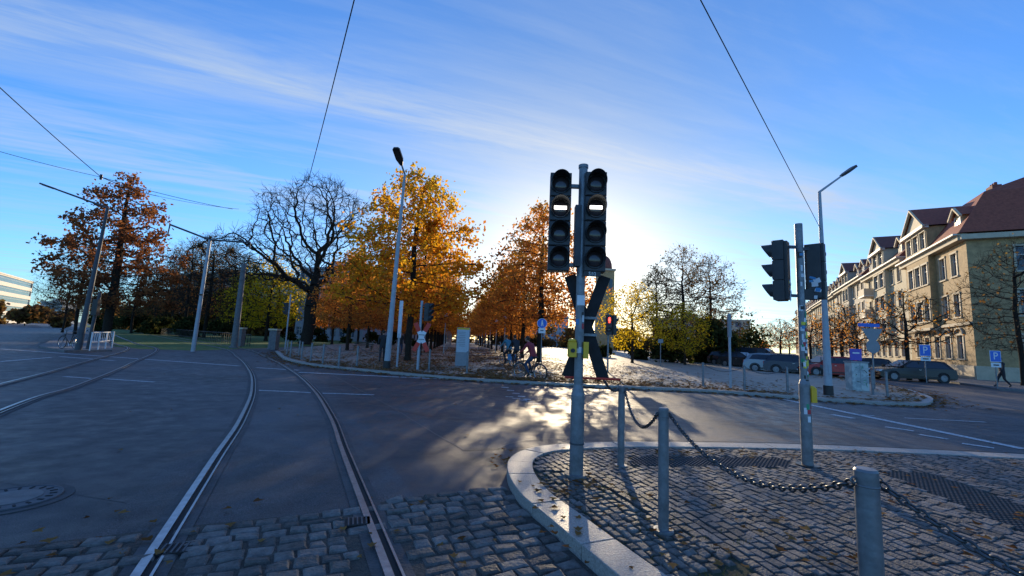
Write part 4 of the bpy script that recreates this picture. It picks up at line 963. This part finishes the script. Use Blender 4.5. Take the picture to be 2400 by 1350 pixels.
# ---------------------------------------------------------------- cars
def car(P,heading,col,kind="hatch",name="parked_car"):
    m=mat("car_paint",col,0.25,0.3,var=.05); b=MB()
    Lc,H,W={'hatch':(4.2,1.48,1.78),'estate':(4.7,1.47,1.82),'van':(4.9,1.95,1.9)}[kind]
    x0=-Lc/2;x1=Lc/2
    if kind=='hatch': low=[(x0,.3),(x0-.03,.55),(x0+.05,.92),(x0+.5,.98),(x1-1.25,.95),(x1-.35,.80),(x1-.05,.62),(x1,.35)]; roof=[(x0+.12,.95),(x0+.45,H-.08),(x0+1.0,H),(x0+2.2,H-.02),(x1-1.2,.95)]
    elif kind=='estate': low=[(x0,.3),(x0-.03,.6),(x0+.03,.92),(x0+.5,.96),(x1-1.4,.93),(x1-.35,.78),(x1-.05,.6),(x1,.33)]; roof=[(x0+.08,.93),(x0+.5,H-.06),(x0+1.1,H),(x0+2.5,H-.02),(x1-1.35,.92)]
    else: low=[(x0,.3),(x0-.02,.6),(x0,1.05),(x0+.4,1.1),(x1-1.0,1.08),(x1-.25,.95),(x1-.03,.7),(x1,.35)]; roof=[(x0+.03,1.08),(x0+.15,H-.08),(x0+.6,H),(x1-1.9,H-.02),(x1-.95,1.06)]
    def loft(prof,w0,w1,z0,z1,mm):
        n=len(prof); wf=lambda z: w0+(w1-w0)*max(0,min(1,(z-z0)/(z1-z0)))
        vs=[(x,-wf(z),z) for x,z in prof]+[(x,wf(z),z) for x,z in prof]
        b.add(vs,[tuple(range(n)),tuple(range(2*n-1,n-1,-1))]+[(i,n+i,n+(i+1)%n,(i+1)%n) for i in range(n)],mm)
    loft(low+[(x1-.2,.2),(x0+.2,.2)],W/2,W/2-.06,.5,1.0,m); loft(roof,W/2-.08,W/2-.3,.93,H,m)
    zb=roof[0][1]
    for s in(-1,1):
        g=[(roof[0][0]+.28,zb+.04),(roof[1][0]+.2,H-.14),(roof[2][0],H-.11),(roof[3][0]+.0,H-.12),(roof[4][0]-.2,zb+.03)]
        wf=lambda z:(W/2-.08)+(-.22)*(z-.93)/(H-.93)+.006
        b.add([(x,s*wf(z),z) for x,z in g],[tuple(range(5))],M_glass)
        for xx in(-.2,.75): b.box((xx,s*(wf(1.2)+.004),(zb+H)/2),(.06,.02,H-zb-.2),M_black)
        b.box((x1-1.45,s*(W/2+.05),.98),(.16,.2,.12),m)
        b.box((-.15,s*(W/2-.015),.82),(.16,.02,.03),M_chrome); b.box((0,s*(W/2+.001),.33),(Lc-1.9,.03,.1),M_black)
    wfr=[(roof[3][0]+.08,H-.07),(roof[4][0]-.03,zb+.04)]; wre=[(roof[1][0]-.0,H-.13),(roof[0][0]+.03,zb+.08)]
    for (p,q),o in((wfr,.012),(wre,-.012)):
        b.add([(p[0]+o,-W/2+.36,p[1]+.015),(p[0]+o,W/2-.36,p[1]+.015),(q[0]+o,W/2-.18,q[1]+.015),(q[0]+o,-W/2+.18,q[1]+.015)],[(0,1,2,3)],M_glass)
    for s in(-1,1):
        b.box((x1-.12,s*(W/2-.28),.68),(.2,.36,.13),M_cl); b.box((x0+.02,s*(W/2-.2),.8),(.08,.24,.18),M_cr)
        for xw in(x0+.82,x1-.85):
            b.cyl((xw,s*(W/2-.2),.32),(xw,s*(W/2+.01),.32),.32,M_rub,n=22); b.cyl((xw,s*(W/2+.005),.32),(xw,s*(W/2+.018),.32),.21,M_galv,n=16); b.torus((xw,s*(W/2-.005),.33),(0,1,0),.355,.03,M_black,22,5)
    b.box((x1+.005,0,.45),(.03,.9,.18),M_black); b.box((x1+.02,0,.42),(.01,.5,.1),M_cl); b.box((x0-.03,0,.6),(.01,.5,.1),M_cl)
    return b.build(name,P,heading,bevel=.03)
def gcar(px_,py,head,col,kind,name="parked_car"): return car(G(px_,py,.005),math.radians(head),col,kind,name)
gcar(2130,893,172,(.02,.02,.022),'estate'); gcar(1935,882,178,(.3,.02,.02),'hatch')
gcar(1818,874,-38,(.22,.25,.28),'hatch'); gcar(1742,862,-60,(.03,.035,.04),'hatch'); gcar(1785,863,-50,(.03,.035,.05),'van'); gcar(1712,857,-60,(.08,.08,.09),'hatch'); gcar(1868,878,-35,(.03,.035,.05),'hatch')
gcar(2022,880,175,(.04,.04,.05),'hatch'); gcar(1840,864,-50,(.04,.04,.05),'estate'); gcar(1695,852,-60,(.04,.05,.08),'hatch')
gcar(57,757,135,(.03,.03,.035),'hatch',"car")
# ---------------------------------------------------------------- people
def skinobj(name,verts,edges,rads,roots,mats,assign):
    me=bpy.data.meshes.new(name); me.from_pydata(verts,edges,[]); o=bpy.data.objects.new(name,me); scn.collection.objects.link(o)
    sk=o.modifiers.new('s','SKIN'); sk.use_smooth_shade=True; sb=o.modifiers.new('u','SUBSURF'); sb.levels=1; sb.render_levels=1
    for i,r in enumerate(rads):
        r=r if isinstance(r,tuple) else (r,r); me.skin_vertices[0].data[i].radius=r; me.skin_vertices[0].data[i].use_root=(i in roots)
    dg=bpy.context.evaluated_depsgraph_get(); ev=bpy.data.meshes.new_from_object(o.evaluated_get(dg)); bpy.data.objects.remove(o)
    for m in mats: ev.materials.append(m)
    for p in ev.polygons: p.material_index=assign(p.center); p.use_smooth=True
    o=bpy.data.objects.new(name,ev); scn.collection.objects.link(o); return o
M_skin=mat("skin",(0.45,0.26,0.18),.55,var=.05); M_hair=mat("hair",(0.04,0.025,0.015),.7); M_jean=mat("denim",(0.04,0.06,0.11),.85); M_dkc=mat("dark_cloth",(0.025,0.025,0.03),.85); M_redc=mat("red_jacket",(0.30,0.03,0.04),.8); M_blc=mat("blue_jacket",(0.06,0.2,0.26),.8); M_shoe=mat("shoe",(0.03,0.03,0.03),.6)
def person(name,P,rz,pose,jk,tr,parent=None,hat=False):
    if pose=='walk':
        J=dict(pel=(0,0,.93),sp=(0,.01,1.13),ch=(0,.02,1.36),nk=(0,.03,1.5),hb=(0,.05,1.58),sl=(-.18,.0,1.42),el=(-.23,.06,1.15),wl=(-.22,.2,.95),sr=(.18,.0,1.42),er=(.23,-.1,1.16),wr=(.23,-.1,.92),hl=(-.09,0,.88),kl=(-.1,-.02,.49),al=(-.1,-.3,.14),tl=(-.1,-.2,.04),hr=(.09,0,.88),kr=(.1,.17,.5),ar=(.1,.26,.09),tr=(.1,.40,.045)); hc=Vector((0,.07,1.66))
    else:
        J=dict(pel=(0,-.2,1.02),sp=(0,-.1,1.2),ch=(0,.05,1.42),nk=(0,.13,1.55),hb=(0,.17,1.62),sl=(-.18,.05,1.47),el=(-.25,.2,1.24),wl=(-.25,.42,1.09),sr=(.18,.05,1.47),er=(.25,.2,1.24),wr=(.25,.42,1.09),hl=(-.09,-.17,.98),kl=(-.12,.16,.66),al=(-.12,-.06,.24),tl=(-.12,.06,.17),hr=(.09,-.17,.98),kr=(.12,.2,.82),ar=(.12,.04,.47),tr=(.12,.16,.41)); hc=Vector((0,.2,1.70))
    R_=dict(pel=(.15,.12),sp=(.14,.11),ch=(.17,.12),nk=.06,hb=.055,sl=.075,el=.052,wl=.036,sr=.075,er=.052,wr=.036,hl=.1,kl=.065,al=.048,tl=.042,hr=.1,kr=.065,ar=.048,tr=.042)
    ks=list(J); ix={k:i for i,k in enumerate(ks)}
    E=[('pel','sp'),('sp','ch'),('ch','nk'),('nk','hb'),('ch','sl'),('sl','el'),('el','wl'),('ch','sr'),('sr','er'),('er','wr'),('pel','hl'),('hl','kl'),('kl','al'),('al','tl'),('pel','hr'),('hr','kr'),('kr','ar'),('ar','tr')]
    wl=Vector(J['wl']);wr=Vector(J['wr']);al=Vector(J['al']);ar=Vector(J['ar']);zn=J['nk'][2]
    def asg(c):
        if c.z>zn+.03: return 2
        if min((c-al).length,(c-ar).length,(c-Vector(J['tl'])).length,(c-Vector(J['tr'])).length)<.09: return 3
        pz=J['pel'][2]
        if (c.z<pz-.04 and abs(c.x)<.2) or c.z<pz-.25: return 1 if min((c-wl).length,(c-wr).length)>.08 else 0
        return 0
    root=bpy.data.objects.new(name,None); scn.collection.objects.link(root); root.location=P; root.rotation_euler=(0,0,rz)
    o=skinobj("body",[J[k] for k in ks],[(ix[a],ix[c]) for a,c in E],[R_[k] for k in ks],[0],[jk,tr,M_skin,M_shoe],asg); o.parent=root
    b=MB(); b.ell(hc,(.077,.098,.118),M_skin,20,14); b.ell(hc+Vector((0,-.02,.025)),(.086,.104,.112),M_hair if not hat else M_dkc,20,14,Matrix.Rotation(math.radians(22),3,'X'))
    b.ell(hc+Vector((0,.1,-.015)),(.014,.022,.024),M_skin,8,6); b.ell(hc+Vector((0,.092,-.055)),(.026,.01,.008),M_cr,8,6); b.ell(hc+Vector((0,.06,-.09)),(.035,.035,.03),M_skin,10,8)
    for s in(-1,1): b.ell(hc+Vector((s*.03,.088,.008)),(.014,.01,.008),M_cl,8,6); b.ell(hc+Vector((s*.03,.096,.008)),(.006,.005,.006),M_black,8,6); b.ell(hc+Vector((s*.08,0,-.01)),(.012,.022,.034),M_skin,8,6)
    h=b.build("head"); h.parent=root
    for s,w_,e_ in((-1,wl,Vector(J['el'])),(1,wr,Vector(J['er']))):
        d=(w_-e_).normalized(); side=Vector((s,0,0)); side=(side-d*side.dot(d)).normalized()
        vs=[w_,w_+d*.05,w_+d*.09]; ed=[(0,1),(1,2)]; rd=[(.024,.016),(.036,.016),(.036,.014)]; roots=[0]
        curl=-Z
        for k in range(4):
            o_=w_+d*.09+side*(-.027+.018*k); ln=(.07,.08,.076,.06)[k]; i0=len(vs); vs+=[o_,o_+d*ln*.5+curl*.008,o_+d*ln*.75+curl*.035]; ed+=[(i0,i0+1),(i0+1,i0+2)]; rd+=[.0085,.008,.006]; roots.append(i0)
        i0=len(vs); vs+=[w_+d*.035-side*.025,w_+d*.07-side*.055,w_+d*.10-side*.055+curl*.01]; ed+=[(i0,i0+1),(i0+1,i0+2)]; rd+=[.011,.009,.007]; roots.append(i0)
        ho=skinobj("hand",[tuple(v) for v in vs],ed,rd,roots,[M_skin],lambda c:0); ho.parent=root
    return root
def bicycle(P,rz,col,bags=None,name="bicycle"):
    m=mat("bike_paint",col,.35,.3); b=MB(); wb=.53
    for y in(-wb,wb):
        c=Vector((0,y,.345)); b.torus(c,(1,0,0),.325,.02,M_rub,36,8); b.torus(c,(1,0,0),.305,.01,M_chrome,36,6); b.cyl(c-Vector((.05,0,0)),c+Vector((.05,0,0)),.02,M_chrome,n=10)
        for k in range(16):
            t=k*math.tau/16; b.cyl(c+Vector((.02*(-1)**k,0,0)),c+Vector((0,.3*math.cos(t),.3*math.sin(t))),.0025,M_chrome,n=4)
    bb=Vector((0,-.06,.29)); hd1=Vector((0,.36,.80)); hd0=Vector((0,.39,.64)); st=Vector((0,-.2,.78)); rw=Vector((0,-wb,.345)); fwv=Vector((0,wb,.345))
    for a,c,r in((bb,st,.018),(bb,hd0,.02),(st,hd1,.017),(hd0,hd1,.02),(bb,rw,.012),(st,rw,.01),(hd0,fwv,.014),(hd1,hd1+Vector((0,-.03,.22)),.013),(st,st+Vector((0,-.04,.15)),.014)): b.cyl(a,c,r,m,n=10)
    hb=hd1+Vector((0,-.01,.22)); b.path([hb+Vector((-.28,.05,.02)),hb+Vector((-.1,.06,0)),hb+Vector((.1,.06,0)),hb+Vector((.28,.05,.02))],.012,M_dkpole); 
    b.ell(st+Vector((0,-.06,.17)),(.08,.14,.035),M_black)
    for s,dy,dz in((1,.12,.11),(-1,-.03,-.15)): b.cyl(bb+Vector((s*.05,0,0)),bb+Vector((s*.07,dy,dz)),.01,M_chrome,n=8); b.box(bb+Vector((s*.12,dy,dz)),(.09,.08,.02),M_black)
    b.cyl(bb-Vector((-.05,0,0)),bb+Vector((.055,0,0)),.09,M_chrome,n=18)
    b.box((0,-.5,.74),(.14,.36,.015),M_black); b.cyl((0,-.55,.73),(0,-wb,.36),.007,M_black,n=6); b.box((0,-.69,.66),(.06,.02,.05),M_cr); b.box((0,.44,.75),(.06,.05,.06),M_black)
    for y in(-wb,wb):
        pts=[Vector((0,y+.36*math.cos(t),.345+.36*math.sin(t))) for t in [math.radians(a) for a in range(20,171,15)]]; b.path(pts,.014,M_dkpole,n=6)
    if bags:
        for s in(-1,1): b.box((s*.15,-.5,.55),(.13,.3,.34),bags)
    return b.build(name,P,rz)
def cyclist(px_,py,rz,jk,tr,col,bags=None,name="cyclist",z=.0):
    P=G(px_,py,z); e=bpy.data.objects.new(name,None); scn.collection.objects.link(e); e.location=P; e.rotation_euler=(0,0,rz)
    bk=bicycle((0,0,0),0,col,bags); bk.parent=e
    pr=person("rider",Vector((0,0,0)),0,'ride',jk,tr); pr.parent=e; return e
cyclist(1241,891,math.radians(50),M_redc,M_jean,(.03,.03,.035))
cyclist(1207,862,math.radians(20),M_dkc,M_dkc,(.1,.03,.03),z=.1)
cyclist(1188,858,math.radians(35),M_blc,M_dkc,(.05,.08,.1),bags=M_cb,z=.1)
person("pedestrian",G(894,849,.1),math.radians(15),'walk',M_dkc,M_dkc); person("pedestrian",G(937,834,.1),math.radians(-160),'walk',M_dkc,M_jean)
person("pedestrian",G(2352,908,.1),math.radians(70),'walk',M_dkc,M_dkc,hat=True)
b_=bicycle(G(160,818,.11),math.radians(75),(.03,.03,.03))
